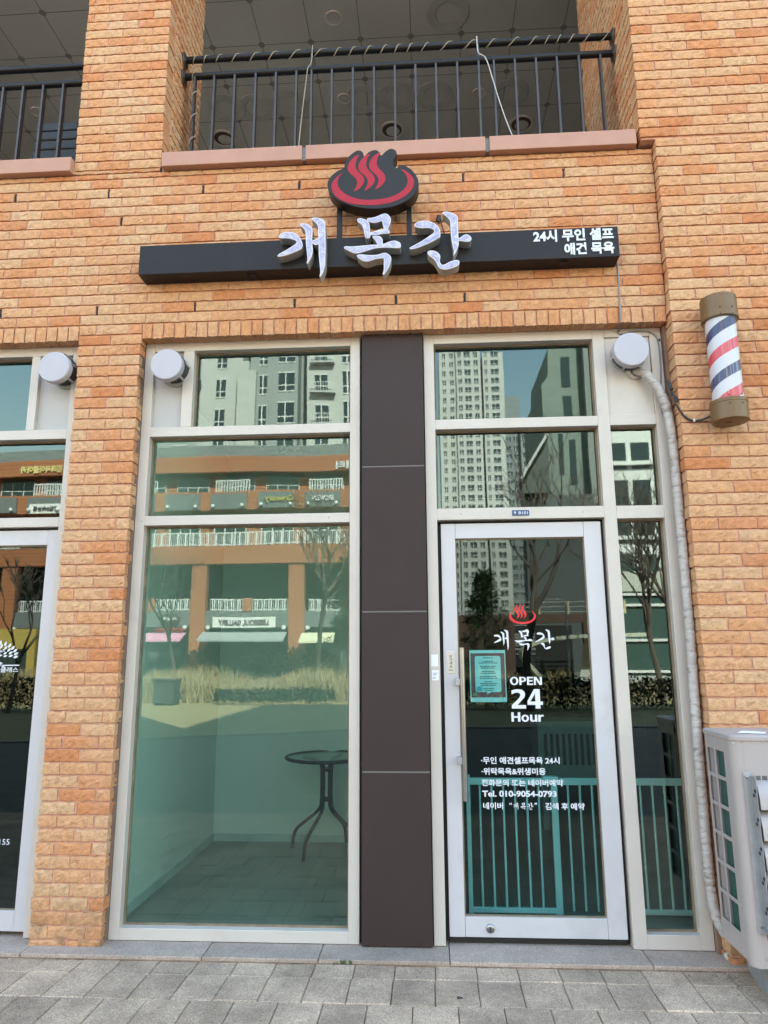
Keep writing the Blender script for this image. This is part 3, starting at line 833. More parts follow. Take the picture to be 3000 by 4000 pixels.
# traced outlines of the brush-style name and of the steaming-bath emblem, millimetres on the sign's face
TRACE = {
 'ga_k': [(-817,3860),(-809,3872),(-790,3882),(-764,3885),(-737,3882),(-716,3871),(-697,3850),(-687,3829),(-680,3806),(-680,3786),(-686,3776),(-702,3766),(-740,3750),(-781,3737),(-813,3732),(-822,3738),(-806,3752),(-775,3770),(-745,3789),(-721,3806),(-713,3818),(-717,3828),(-730,3835),(-750,3842),(-777,3847),(-804,3847),(-814,3853)],
 'ga_ae': [(-696,3930),(-689,3936),(-674,3935),(-656,3930),(-639,3921),(-626,3908),(-623,3891),(-624,3860),(-624,3831),(-619,3826),(-603,3832),(-588,3836),(-589,3849),(-590,3883),(-591,3910),(-598,3929),(-613,3945),(-627,3957),(-629,3964),(-623,3969),(-605,3970),(-582,3964),(-564,3954),(-553,3940),(-550,3922),(-549,3881),(-548,3825),(-546,3780),(-547,3725),(-548,3674),(-556,3635),(-566,3609),(-576,3596),(-579,3605),(-575,3616),(-576,3649),(-581,3697),(-585,3749),(-586,3793),(-590,3799),(-602,3796),(-613,3800),(-621,3808),(-622,3795),(-620,3770),(-622,3744),(-628,3719),(-640,3696),(-648,3680),(-653,3689),(-649,3700),(-650,3723),(-654,3763),(-659,3808),(-661,3853),(-663,3880),(-667,3893),(-678,3910),(-690,3919)],
 'mo_l': [(-366,3945),(-358,3952),(-340,3952),(-319,3943),(-303,3930),(-296,3914),(-294,3889),(-291,3863),(-288,3850),(-291,3838),(-299,3826),(-310,3825),(-319,3833),(-324,3852),(-328,3877),(-334,3898),(-344,3916),(-361,3930)],
 'mo_r': [(-309,3946),(-301,3952),(-278,3953),(-250,3962),(-225,3972),(-206,3976),(-190,3969),(-177,3952),(-173,3936),(-178,3914),(-186,3891),(-191,3879),(-180,3860),(-183,3852),(-198,3849),(-221,3850),(-244,3844),(-267,3842),(-285,3846),(-287,3860),(-255,3870),(-232,3877),(-215,3880),(-219,3903),(-225,3930),(-246,3924),(-264,3921),(-282,3923),(-296,3929),(-307,3937)],
 'mo_o': [(-279,3833),(-271,3836),(-255,3836),(-237,3833),(-226,3822),(-221,3807),(-222,3787),(-219,3784),(-198,3792),(-176,3800),(-153,3803),(-132,3795),(-121,3785),(-118,3770),(-124,3757),(-137,3756),(-165,3759),(-199,3762),(-233,3762),(-267,3759),(-301,3750),(-335,3740),(-358,3734),(-374,3733),(-397,3742),(-420,3755),(-438,3766),(-440,3774),(-431,3780),(-404,3777),(-358,3778),(-312,3781),(-278,3783),(-253,3781),(-254,3793),(-262,3809),(-273,3823)],
 'mo_k': [(-367,3716),(-360,3724),(-335,3724),(-301,3719),(-267,3718),(-242,3721),(-219,3728),(-203,3728),(-188,3719),(-174,3702),(-175,3680),(-181,3655),(-193,3629),(-206,3607),(-217,3595),(-221,3603),(-216,3622),(-215,3659),(-216,3694),(-238,3696),(-260,3694),(-283,3687),(-303,3681),(-319,3681),(-337,3688),(-353,3700)],
 'gn_k': [(-39,3894),(-34,3905),(-17,3915),(9,3920),(37,3918),(63,3907),(84,3892),(100,3869),(106,3842),(104,3819),(96,3809),(72,3795),(34,3775),(-1,3761),(-36,3749),(-62,3746),(-69,3753),(-57,3761),(-24,3779),(11,3800),(42,3822),(66,3839),(72,3851),(69,3861),(55,3870),(31,3875),(1,3875),(-30,3883)],
 'gn_a': [(121,3966),(130,3971),(151,3970),(175,3961),(193,3950),(206,3935),(206,3903),(206,3864),(207,3807),(213,3802),(227,3813),(244,3822),(262,3820),(276,3807),(279,3793),(273,3782),(259,3778),(236,3781),(217,3785),(208,3782),(206,3760),(197,3732),(185,3707),(175,3693),(176,3705),(180,3720),(176,3743),(170,3780),(166,3814),(164,3866),(164,3905),(157,3924),(141,3944),(125,3957)],
 'gn_n': [(31,3719),(36,3729),(50,3732),(69,3729),(87,3719),(100,3703),(102,3685),(98,3669),(102,3654),(113,3641),(130,3645),(153,3657),(177,3666),(195,3667),(207,3660),(207,3646),(200,3634),(178,3623),(152,3615),(127,3612),(106,3617),(92,3629),(83,3650),(74,3668),(61,3684),(42,3700)],
 'panel': [(-542,4185),(-539,4217),(-521,4249),(-485,4280),(-447,4298),(-443,4326),(-431,4354),(-409,4382),(-380,4405),(-356,4410),(-336,4395),(-327,4369),(-304,4393),(-278,4406),(-256,4406),(-238,4391),(-229,4366),(-206,4391),(-180,4409),(-159,4409),(-142,4396),(-137,4375),(-146,4351),(-157,4332),(-156,4307),(-142,4280),(-127,4293),(-109,4300),(-84,4291),(-52,4265),(-28,4231),(-14,4194),(-14,4158),(-33,4111),(-69,4073),(-123,4044),(-176,4029),(-247,4022),(-318,4028),(-390,4045),(-451,4072),(-498,4102),(-531,4144)],
 'bowl': [(-445,4270),(-470,4254),(-499,4227),(-517,4196),(-517,4164),(-502,4127),(-469,4093),(-419,4066),(-354,4053),(-290,4047),(-226,4049),(-161,4062),(-104,4087),(-61,4124),(-41,4159),(-39,4196),(-56,4229),(-84,4258),(-114,4272),(-92,4247),(-78,4218),(-75,4185),(-86,4154),(-111,4127),(-154,4101),(-211,4086),(-283,4080),(-347,4087),(-401,4105),(-444,4132),(-473,4165),(-483,4202),(-476,4234),(-459,4258)],
 'flame': [(-357,4379),(-384,4368),(-409,4341),(-423,4309),(-421,4280),(-405,4255),(-380,4229),(-369,4204),(-372,4176),(-387,4145),(-383,4140),(-354,4159),(-333,4186),(-328,4214),(-340,4243),(-365,4273),(-378,4302),(-376,4335),(-365,4363)],
}

TR = {k: catmull([(x/1000, z/1000) for x, z in v], 3) for k, v in TRACE.items()}
GA, MO, GN = ('ga_k', 'ga_ae'), ('mo_l', 'mo_r', 'mo_o', 'mo_k'), ('gn_k', 'gn_a', 'gn_n')

# ================================================================== SHOP SIGN
sg = thing('shop_sign', 'long charcoal shop sign with white raised letters and a red steaming bath emblem on top', 'sign', (-.27, -.08, 3.70))
sb_ = MB(); sb_.box(-1.660, 1.110, -.20, -.082, 3.694, 3.880)
box = sb_.build('sign_box', M['sign_black'], sg, bevel=.002)
t = MB(); put_text(t, '24시 무인 셀프', .634, 3.7975, .450, .076, -.2002, .034, .003); put_text(t, '애견 목욕', .805, 3.712, .277, .074, -.2002, .034, .003)
t.build('lettering', M['vinyl'], box)
cl = MB()
for x in (-1.02, .78):
    cl.box(x, x+.05, -.17, -.12, 3.688, 3.694)
    for i in range(3): cl.lathe((x+.01+.015*i, -.16, 3.688), (0, 0, -1), [(0, .004), (.003, .003)], 8)
cl.each('clip', M['sign_black'], box)
for x0, x1 in ((-.497, -.466), (-.086, -.056)):
    MB().box(x0, x1, -.165, -.14, 3.86, 4.12).build('sign_post', M['black_metal'], sg, bevel=.002)
for nm, keys in (('channel_letter', GA), ('channel_letter', MO), ('channel_letter', GN)):
    b_ = MB(); r_ = MB(); f_ = MB()
    for kx in keys:
        p = TR[kx]
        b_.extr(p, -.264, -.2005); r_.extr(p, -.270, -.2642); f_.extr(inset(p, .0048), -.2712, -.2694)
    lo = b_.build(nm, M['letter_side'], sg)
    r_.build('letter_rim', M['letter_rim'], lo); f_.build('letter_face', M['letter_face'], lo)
e = MB(); e.extr(TR['panel'], -.25, -.165); em = e.build('emblem_box', M['black_metal'], sg)
e = MB(); e.extr(inset(TR['panel'], .003), -.2512, -.2502); e.build('emblem_face', M['logo_grey'], em)
e = MB(); e.extr(TR['bowl'], -.2522, -.2514)
e.build('bath_mark', M['logo_red'], em)
for dx, dz in ((0, 0), (.0625, .0025), (.125, .009)):
    e = MB(); e.extr([(x+dx, z+dz) for x, z in TR['flame']], -.2522, -.2514); e.build('steam_mark', M['logo_red'], em)
cb = MB(); cb.tube([(.105, -.085, 4.02), (.10, -.10, 4.05), (.112, -.11, 4.06), (.118, -.10, 4.01), (.135, -.09, 3.95), (.16, -.09, 3.885)], .004, 8); cb.tube([(.098, -.105, 4.02), (.105, -.11, 4.055)], .013, 10)
tag(cb.build('black_cable', M['black_cable']), 'short black cable end sticking out of the brick beside the last raised letter', 'cable')

# ================================================================== ROUND VENT CAPS
def vent(x, z, label, r=.094, notch=-.9):
    v = thing('vent_cap', label, 'vent', (x, .03, z), 'round white vent caps')
    bx, bz = x + .012, z + .012
    MB().lathe((bx, .035, bz), (0, -1, 0), [(0, r*1.04), (.022, r*1.03), (.028, r*.98), (.028, r*.8)], 40, caps=False).build('base_ring', M['vent_grey'], v, smooth=True)
    MB().lathe((bx, .02, bz), (0, -1, 0), [(0, r*.86), (.10, r*.86)], 32).build('vent_gap_shade', M['vent_dark'], v, smooth=True)  # dark core stands for the shade in the gap behind the cap
    tb = MB()
    for k in range(6):
        a = notch + k*math.pi/3
        cx, cz = bx + math.cos(a)*r*.9, bz + math.sin(a)*r*.9
        ta = Vector((-math.sin(a), 0, math.cos(a)))*.006; ra = Vector((math.cos(a), 0, math.sin(a)))*.004
        q = [Vector((cx, 0, cz)) + s1*ta + s2*ra for s1, s2 in ((-1, -1), (1, -1), (1, 1), (-1, 1))]
        tb.add([(p.x, .01, p.z) for p in q] + [(p.x, -.085, p.z) for p in q], [(0,1,5,4), (1,2,6,5), (2,3,7,6), (3,0,4,7)])
    tb.each('tab', M['vent_white'], v)
    MB().lathe((x, -.075, z), (0, -1, 0), [(0, r*.97), (.002, r), (.040, r), (.0445, r*.98), (.046, r*.95), (.046, r*.90), (.046, .001)], 48, caps=False).build('cap', M['vent_white'], v, smooth=True)
vent(-1.492, 3.166, 'white round vent cap in the top corner of the window with the table')
vent(-2.166, 3.172, 'white round vent cap on the neighbouring shopfront beyond the brick pier')
vent(1.158, 3.170, 'white round vent cap above the wrapped pipe and beside the barber pole', r=.099)

# ================================================================== BARBER POLE
bp_ = thing('barber_pole', 'red, white and navy striped barber pole with khaki caps on the brick wall', 'barber pole', (1.597, -.245, 2.69))
bc = (1.597, -.245)
MB().lathe((0, 0, 0), (0, 0, 1), [(0, .0765), (.46, .0765)], 48, caps=False).build('striped_drum', M['stripes'], bp_, smooth=True, local=True).location = (0, 0, .103)
MB().lathe((*bc, 2.79), (0, 0, 1), [(0, .0875), (.475, .0875)], 48, caps=False).build('clear_tube', M['clear'], bp_, smooth=True)
MB().lathe((*bc, 2.688), (0, 0, 1), [(0, .001), (.0005, .088), (.003, .0915), (.092, .0915), (.094, .0935), (.112, .0935), (.114, .088), (.114, .04)], 48, caps=False).build('end_cap', M['khaki'], bp_, smooth=True)
MB().lathe((*bc, 3.255), (0, 0, 1), [(0, .04), (0, .088), (.002, .0935), (.022, .0935), (.024, .0915), (.128, .0915), (.131, .088), (.132, .001)], 48, caps=False).build('end_cap', M['khaki'], bp_, smooth=True)
hl = MB(); hl.box(1.575, 1.600, -.253, -.240, 2.6865, 2.690)
for a in (-1.9, -1.2):
    for z in (2.765, 2.81, 3.262, 3.30): hl.lathe((bc[0]+.092*math.cos(a), bc[1]+.092*math.sin(a), z), (math.cos(a), math.sin(a), 0), [(0, .004), (.003, .003)], 8)
hl.each('screw', M['blackgap'], bp_)
br_ = MB(); br_.box(1.57, 1.62, -.17, -.135, 2.70, 2.78); br_.box(1.57, 1.62, -.17, -.135, 3.27, 3.36); br_.each('wall_bracket', M['khaki'], bp_)

# ================================================================== PIPE AND CABLES
path = [(1.205, .02, 3.085), (1.218, -.02, 3.078), (1.245, -.045, 3.055), (1.276, -.055, 3.012), (1.318, -.06, 2.93), (1.343, -.06, 2.84), (1.352, -.06, 2.72), (1.357, -.06, 2.6), (1.358, -.06, 2.0), (1.357, -.06, 1.6), (1.350, -.06, 1.28), (1.347, -.06, 1.1), (1.345, -.06, .83), (1.343, -.06, .56), (1.345, -.06, .40), (1.350, -.065, .30), (1.362, -.08, .235), (1.385, -.10, .19)]
dense = []
for i in range(len(path)-1):
    a, b = Vector(path[i]), Vector(path[i+1]); n = max(1, int((b-a).length/.013))
    dense += [a.lerp(b, k/n) for k in range(n)]
dense.append(Vector(path[-1]))
for _ in range(6): dense = [dense[0]] + [(dense[i-1]+dense[i]*2+dense[i+1])/4 for i in range(1, len(dense)-1)] + [dense[-1]]
rs = [.0245 + .0012*math.sin(i*1.9 + 2*math.sin(i*.37)) + random.uniform(-.0008, .0008) for i in range(len(dense))]
cut = [i for i, p in enumerate(dense) if abs(p.z - .40) < .012]
for i in cut: rs[i] *= .86
pt = MB(); pt.tube(dense, rs, 18); pi = pt.build('insulated_pipe', M['tape'], smooth=True)
tag(pi, 'white tape wrapped pipe running down from the vent panel to the outdoor unit', 'pipe')
cl_ = MB(); cl_.lathe((1.205, .0115, 3.085), (0, -1, 0), [(0, .05), (.012, .047), (.02, .03)], 24, caps=False)
o = cl_.build('pipe_collar', M['tape'], pi, smooth=True)

def smooth_path(p, it=3):
    p = [Vector(q) for q in p]
    for _ in range(it):
        q = [p[0]]
        for i in range(len(p)-1): q += [p[i].lerp(p[i+1], .25), p[i].lerp(p[i+1], .75)]
        p = q + [p[-1]]
    return p
gc = MB(); gc.tube(smooth_path([(1.126, -.09, 3.72), (1.124, -.092, 3.60), (1.121, -.094, 3.46), (1.119, -.094, 3.352), (1.122, -.02, 3.34), (1.121, -.006, 3.327), (1.135, -.006, 3.312), (1.165, -.006, 3.318), (1.20, -.007, 3.328), (1.25, -.007, 3.330), (1.30, -.007, 3.325), (1.335, -.007, 3.30), (1.346, -.007, 3.26), (1.350, -.007, 3.16), (1.344, -.007, 3.04), (1.331, -.007, 2.95), (1.327, -.007, 2.87), (1.34, -.007, 2.80), (1.35, -.02, 2.815)], 2), .0045, 8)
o = gc.build('grey_cable', M['grey_cable'], smooth=True)
tag(o, 'thin grey cable dropping from the sign end and looping over the vent panel', 'cable')
nb = MB(); nb.lathe((1.128, -.002, 3.335), (0, -1, 0), [(0, .006), (.012, .005)], 8); nb.lathe((1.352, -.002, 3.27), (0, -1, 0), [(0, .006), (.012, .005)], 8); nb.each('cable_clip', M['blackgap'], o)
kc = MB(); kc.tube(smooth_path([(1.348, -.10, 2.97), (1.352, -.11, 2.93), (1.362, -.13, 2.89), (1.358, -.14, 2.85), (1.378, -.150, 2.79), (1.40, -.152, 2.755), (1.43, -.152, 2.732), (1.47, -.153, 2.731), (1.505, -.17, 2.738), (1.535, -.21, 2.748)], 2), .0055, 8)
kc.tube([(1.340, -.098, 2.985), (1.350, -.105, 2.965), (1.357, -.12, 2.925)], .009, 8); kc.tube([(1.352, -.12, 2.90), (1.372, -.135, 2.87), (1.368, -.14, 2.845)], .006, 8)
o = kc.build('black_cable', M['black_cable'], smooth=True)
tag(o, 'black power cable sagging from the wrapped pipe to the barber pole', 'cable')
MB().box(1.440, 1.450, -.162, -.146, 2.724, 2.740).build('cable_clip', M['bracket'], o)

# ================================================================== OUTDOOR UNIT
ac = thing('outdoor_unit', 'ivory air conditioner outdoor unit with grilled side against the brick wall', 'air conditioner', (1.7, -.32, .2))
x0, yb, yf, z0, z1 = 1.345, -.165, -.49, .205, 1.140
cs = MB()
# side plate with 2 x 6 openings
ys = [(-.184, -.268), (-.283, -.384)]
cols = [(yb, ys[0][0]), (ys[0][1], ys[1][0]), (ys[1][1], -.445)]
for a, b in cols: cs.box(x0, x0+.004, b, a, z0, z1-.02)
hz = [z0+.085 + i*(z1-.075-z0-.085)/6 for i in range(7)]
for i in range(7):
    lo_, hi_ = (z0 if i == 0 else hz[i]-.009), (z1-.02 if i == 6 else hz[i]+.009)
    for a, b in ys: cs.box(x0+.0004, x0+.0038, b, a, lo_, hi_)
# rounded front corner and front face
arc = [(x0 + .045 - .045*math.cos(q), -.445 - .045*math.sin(q)) for q in np.linspace(0, math.pi/2, 8)]
vs = [(a, b, z0-.01) for a, b in arc] + [(a, b, z1-.02) for a, b in arc]
cs.add(vs, [(i, i+1, i+9, i+8) for i in range(7)])
cs.box(x0+.045, 2.25, -.49, -.475, z0-.01, z1-.02)
cs.box(x0+.012, 2.25, yb-.003, yb+.005, z0, z1-.02); cs.box(x0+.02, 2.25, -.472, yb-.004, z0, z0+.012); cs.box(2.24, 2.25, -.474, yb-.004, z0+.013, z1-.02)
acs = cs.build('casing', M['ac_white'], ac, bevel=.003)
tp = MB()
tp.extr([(0, 0), (1, 0), (1, 1), (0, 1)], 0, 1) if False else None
arc2 = [(x0 - .004 + .05 - .05*math.cos(q), -.447 - .05*math.sin(q)) for q in np.linspace(0, math.pi/2, 8)]
outl = [(x0-.004, yb+.008)] + arc2 + [(2.255, -.497), (2.255, yb+.008)]
n = len(outl)
tp.add([(a, b, z1-.022) for a, b in outl] + [(a, b, z1-.004) for a, b in outl] + [(a+(.01 if a < 1.6 else -.01), b+(.012 if b < -.3 else -.01), z1+.004) for a, b in outl],
       [tuple(range(n)), tuple(range(2*n, 3*n))[::-1]] + [(i, i+n, (i+1) % n+n, (i+1) % n) for i in range(n)] + [(i+n, i+2*n, (i+1) % n+2*n, (i+1) % n+n) for i in range(n)])
tp.build('top_cover', M['ac_white'], ac, bevel=.002)
co = MB(); co.box(x0+.016, x0+.020, -.40, -.276, z0+.07, z1-.06); co.build('coil', M['ac_fin'], ac)
co = MB(); co.box(x0+.014, x0+.020, -.2755, -.172, z0+.07, z1-.06); co.build('inner_plate', M['ac_inner'], ac)
pg = MB(); pg.box(1.475, 1.53, -.66, -.655, 1.128, 1.129) if False else None
# dimples and screws on the corner
sc = MB()
for z in (1.02, .76, .42): sc.lathe((x0-.001, -.418, z), (-1, 0, 0), [(0, .012), (.002, .010), (.0005, .001)], 16, caps=False)
sc.each('dimple', M['ac_white'], ac, smooth=True)
sc = MB()
for x, y, z in ((x0+.012, -.472, z1-.035), (x0+.06, -.492, z0+.03)): sc.lathe((x, y, z), (0, -1, 0), [(0, .006), (.004, .005), (.005, .001)], 12, caps=False)
sc.each('screw', M['bracket'], ac)
# perforated angle on the front, with the wind guide slats to its right
bk_ = MB(); bk_.box(1.378, 1.412, -.497, -.4935, .33, .985); bk_.box(1.4085, 1.412, -.545, -.497, .33, .972)
bra = bk_.build('guide_bracket', M['bracket'], ac, bevel=.002)
hh = MB()
for i in range(5):
    z = .42 + i*.118
    for dy, dz in ((0, 0), (-.014, .020)): hh.lathe((1.4078, -.516+dy, z+dz), (-1, 0, 0), [(0, .0085), (.0012, .008), (.0012, .001)], 14, caps=False)
hh.each('bolt_hole', M['blackgap'], bra)
hh = MB()
for z in (.965, .36): hh.lathe((1.392, -.497, z), (0, -1, 0), [(0, .007), (.004, .006), (.005, .001)], 12, caps=False)
for i in range(10): hh.lathe((1.408, -.508, .36+i*.066), (-1, 0, 0), [(0, .003), (.003, .002)], 8)
hh.each('screw', M['chrome'], bra)
bs = MB(); bs.box(1.4125, 2.2, -.494, -.491, .31, .97); bs.build('fan_grille', tile_mat('fan_grille', (.10, .095, .09), (.35, .33, .32), .028, 50, jw=.003), ac)
for i in range(5):
    zb = .34 + i*.125
    prof = [(-.495, zb+.112), (-.515, zb+.108), (-.540, zb+.09), (-.553, zb+.05), (-.556, zb), (-.552, zb), (-.547, zb+.05), (-.534, zb+.085), (-.512, zb+.102), (-.495, zb+.106)]
    n = len(prof)
    sl_ = MB(); sl_.add([(1.416, a, b) for a, b in prof] + [(2.2, a, b) for a, b in prof], [tuple(range(n))[::-1], tuple(range(n, 2*n))] + [(i_, (i_+1) % n, (i_+1) % n+n, i_+n) for i_ in range(n)])
    sl_.build('guide_slat', M['ac_white'], ac, smooth=True)
pa = MB(); pa.add([(1.40, -.43, 1.1465), (1.50, -.47, 1.1462), (1.53, -.42, 1.148), (1.44, -.38, 1.150), (1.40, -.43, 1.1480), (1.50, -.47, 1.1477), (1.53, -.42, 1.1495), (1.44, -.38, 1.1515)], [(3,2,1,0), (4,5,6,7), (0,1,5,4), (1,2,6,5), (2,3,7,6), (3,0,4,7)])
tag(pa.build('paper_scrap', M['paper']), 'scrap of white paper lying on top of the outdoor unit', 'paper')
pn = MB(); pn.add([(1.455, -.10, .052), (1.405, -.56, .052), (2.3, -.56, .052), (2.3, -.10, .052), (1.46, -.10, .16), (1.412, -.55, .19), (2.3, -.55, .19), (2.3, -.10, .16)], [(3,2,1,0), (4,5,6,7), (0,1,5,4), (1,2,6,5), (2,3,7,6), (3,0,4,7)])
tag(pn.build('unit_plinth', M['plinth'], bevel=.004), 'low grey plinth carrying the outdoor unit at the foot of the brick wall', 'plinth')
MBs = MB()
st_ = MB(); st_.lathe((1.386, -.085, .088), (.3, -.5, 1), [(-.008, .006), (0, .016), (.012, .017), (.020, .009), (.022, .001)], 7, caps=False)
tag(st_.build('stone_chip', pm('pale_stone', (.45, .44, .38), .9)), 'small pale stone chip on the step below the wrapped pipe', 'stone')

# ================================================================== BALCONY RAILINGS
def railing(label, xa, xb, bars, mains, flanges):
    yr = .19
    r = thing('balcony_railing', label, 'railing', ((xa+xb)/2, yr, 4.5), 'black balcony railings')
    MB().tube([(xa, yr, 5.532), (xb, yr, 5.532)], .0225, 16).build('top_rail', M['black_metal'], r, smooth=True)
    MB().tube([(xa, yr, 5.398), (xb, yr, 5.398)], .0225, 16).build('lower_rail', M['black_metal'], r, smooth=True)
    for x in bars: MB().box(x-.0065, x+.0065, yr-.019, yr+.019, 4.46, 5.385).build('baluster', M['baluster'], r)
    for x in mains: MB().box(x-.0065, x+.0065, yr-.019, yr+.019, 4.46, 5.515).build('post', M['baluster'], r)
    for x, s in flanges:
        for z in (5.532, 5.398): MB().lathe((x, yr, z), (s, 0, 0), [(0, .052), (.004, .052), (.010, .040), (.014, .026)], 28, caps=False).build('flange', M['chrome'], r, smooth=True)
    return r
x1b = [-1.527, -1.391, -1.249, -1.105, -.966, -.826, -.584, -.442, -.300, -.160, -.022, .115, .257, .500, .638, .777, .913, 1.057, 1.197]
railing('black balcony railing over the shop sign, wound with cord', -1.605, 1.288, x1b, [-.723, .399], [(-1.606, 1), (1.289, -1)])
railing('black balcony railing over the neighbouring shop, cut by the photo edge', -5.2, -2.18, [-2.45 - .143*i for i in range(18)], [-3.4, -4.6], [])
hx = []
x = -1.585; a = 0
while x < 1.27:
    pit = .125 + .035*math.sin(x*5.1) + .02*math.sin(x*13)
    for k in range(10):
        hx.append((x, .19 + .0255*math.sin(a), 5.532 + .0255*math.cos(a))); a += 2*math.pi/10; x += pit/10
wr = MB(); wr.tube(hx, .0034, 6)
tag(wr.build('wound_cord', M['wire'], smooth=True), 'beige cord wound along the top rail of the balcony', 'cord')
# cord spiralled down the first baluster
hx = []; a = 0
for k in range(150):
    z = 5.50 - k*.0067
    hx.append((-1.527 + .020*math.sin(a), .19 + .030*math.cos(a), z)); a += .24
wr = MB(); wr.tube(hx, .0032, 6)
tag(wr.build('wound_cord', M['wire'], smooth=True), 'beige cord spiralling down the end baluster at the brick pier', 'cord')
wr = MB(); wr.tube(smooth_path([(-.718, .165, 5.57), (-.72, .160, 5.42), (-.745, .15, 5.39), (-.752, .15, 5.30), (-.77, .145, 5.1), (-.785, .14, 4.9), (-.80, .12, 4.58)], 2), .003, 6)
tag(wr.build('hanging_cord', M['wire'], smooth=True), 'thin beige cord hanging almost straight from the balcony rail', 'cord')
wr = MB(); wr.tube(smooth_path([(.392, .165, 5.57), (.394, .16, 5.44), (.41, .15, 5.41), (.445, .14, 5.38), (.475, .14, 5.25), (.52, .135, 5.03), (.58, .13, 4.80), (.648, .10, 4.575)], 2), .0034, 6)
tag(wr.build('hanging_cord', pm('dull_white_cord', (.5, .47, .44), .7), smooth=True), 'white cord sagging at a slant from the balcony rail', 'cord')
# chair behind the far-left railing
ch = thing('wicker_chair', 'black wicker chair back behind the neighbouring balcony railing', 'chair', (-2.85, .8, 4.46))
for dz, dx in ((0, 0), (.085, .006), (.17, .01), (.25, .012)):
    b_ = MB(); b_.box(-3.02+dx, -2.66-dx, .79, .81, 5.30+dz, 5.375+dz); b_.build('back_slat', M['chair'], ch, bevel=.01)
b_ = MB(); b_.box(-3.03, -2.99, .79, .83, 4.46, 5.30); b_.box(-2.69, -2.65, .79, .83, 4.46, 5.30); b_.box(-3.03, -2.99, .35, .39, 4.46, 4.9); b_.box(-2.69, -2.65, .35, .39, 4.46, 4.9); b_.each('leg', M['chair'], ch)
b_ = MB(); b_.box(-3.02, -2.66, .35, .80, 4.88, 4.92); b_.build('seat', M['chair'], ch, bevel=.01)

# ================================================================== INSIDE: TABLE AND GATE
tb_ = thing('bistro_table', 'round glass topped bistro table with thin black metal legs inside the window', 'table', (-.785, 1.68, .09))
cx, cy, zt = -.785, 1.68, .755
MB().lathe((cx, cy, zt), (0, 0, 1), [(0, .295), (.006, .295)], 48).build('glass_top', M['smoke_glass'], tb_)
n = 48
MB().tube([(cx+.302*math.cos(2*math.pi*i/n), cy+.302*math.sin(2*math.pi*i/n), zt) for i in range(n+1)], .013, 8, caps=False).build('rim', M['black_metal'], tb_, smooth=True)
lg = [(-.93, .36), (-.42, -.91), (.42, .91), (.93, -.36)]
for i, (ax, ay) in enumerate(lg):
    l = math.hypot(ax, ay); ax /= l; ay /= l
    p = smooth_path([(cx+ax*.20, cy+ay*.20, zt-.012), (cx+ax*.05, cy+ay*.05, zt-.03), (cx+ax*.04, cy+ay*.04, .66), (cx+ax*.04, cy+ay*.04, .44), (cx+ax*.055, cy+ay*.055, .375), (cx+ax*.20, cy+ay*.20, .27), (cx+ax*.275, cy+ay*.275, .21), (cx+ax*.29, cy+ay*.29, .09)], 2)
    MB().tube(p, .0125, 10).build('leg', M['black_metal'], tb_, smooth=True)
MB().lathe((cx, cy, .445), (0, 0, 1), [(0, .045), (.02, .045)], 20).build('collar', M['black_metal'], tb_)
MB().lathe((cx, cy, .655), (0, 0, 1), [(0, .045), (.02, .045)], 20).build('collar', M['black_metal'], tb_)

gt = thing('pet_gate', 'white barred pet gate standing inside the glass door and side light', 'gate', (.8, .42, .09))
yg = .42
fr_ = MB(); fr_.box(.20, 1.58, yg-.012, yg+.012, .775, .812); fr_.box(.20, .70, yg-.010, yg+.010, .105, .132); fr_.box(1.0, 1.58, yg-.010, yg+.010, .105, .132); fr_.box(.196, .220, yg-.0115, yg+.0115, .09, .83); fr_.build('gate_frame', M['gate'], gt, bevel=.003)
MB().box(.675, .712, yg-.014, yg+.014, .09, .80).build('gate_post', M['gate'], gt, bevel=.003)
MB().box(.63, .72, yg-.022, yg+.022, .782, .822).build('latch', M['gate'], gt, bevel=.006)
for x in [.274 + .0665*i for i in range(6)] + [.772 + .067*i for i in range(12)]:
    if x < 1.57: MB().tube([(x, yg, .118), (x, yg, .79)], .0066, 10).build('bar', M['gate'], gt, smooth=True)
MB().box(.17, .20, yg-.02, yg+.02, .74, .80).build('wall_mount', M['gate'], gt)
iu = thing('white_shelf_unit', 'dim white slatted box deep inside the shop behind the gate', 'box', (1.0, 2.6, .09))
b_ = MB(); b_.box(.9, 1.6, 2.4, 2.8, .5, .95); b_.box(.92, .97, 2.42, 2.78, .09, .5); b_.box(1.53, 1.58, 2.42, 2.78, .09, .5); b_.build('cabinet', pm('dim_white', (.4, .4, .4), .6), iu)
b_ = MB(); [b_.box(.95+i*.05, .975+i*.05, 2.395, 2.4, .6, .85) for i in range(12)]; b_.build('slat', M['blackgap'], iu)

# ================================================================== LETTERING AND PAPERS ON THE DOOR
yd = .0450
dl = MB()
def name_marks(mb, x, z, w_, h_, y, shr=.0, ext=.0008):
    al = [p for k in GA+MO+GN for p in TR[k]]
    mnx = min(p[0] for p in al); mxx = max(p[0] for p in al); mnz = min(p[1] for p in al); mxz = max(p[1] for p in al)
    for k in GA+MO+GN:
        p = inset(TR[k], shr) if shr else TR[k]
        mb.extr([(x+(a-mnx)/(mxx-mnx)*w_, z+(b-mnz)/(mxz-mnz)*h_) for a, b in p], y-ext, y)
dn_ = thing('door_decal', 'red steaming bath emblem over the white brush written shop name on the door glass', 'decal', (.51, yd, 1.52))
nm_ = MB(); name_marks(nm_, .351, 1.524, .326, .113, yd, .0025); nm_.build('shop_name', M['vinyl'], dn_)
em_ = MB()
def emb(p): return [(.512 + (x + .278)*.30, 1.7165 + (z - 4.212)*.31) for x, z in p]
em_.extr(emb(TR['bowl']), yd-.0008, yd)
for dx, dz in ((0, 0), (.0625, .0025), (.125, .009)): em_.extr(emb([(x+dx, z+dz) for x, z in inset(TR['flame'], .002)]), yd-.0008, yd)
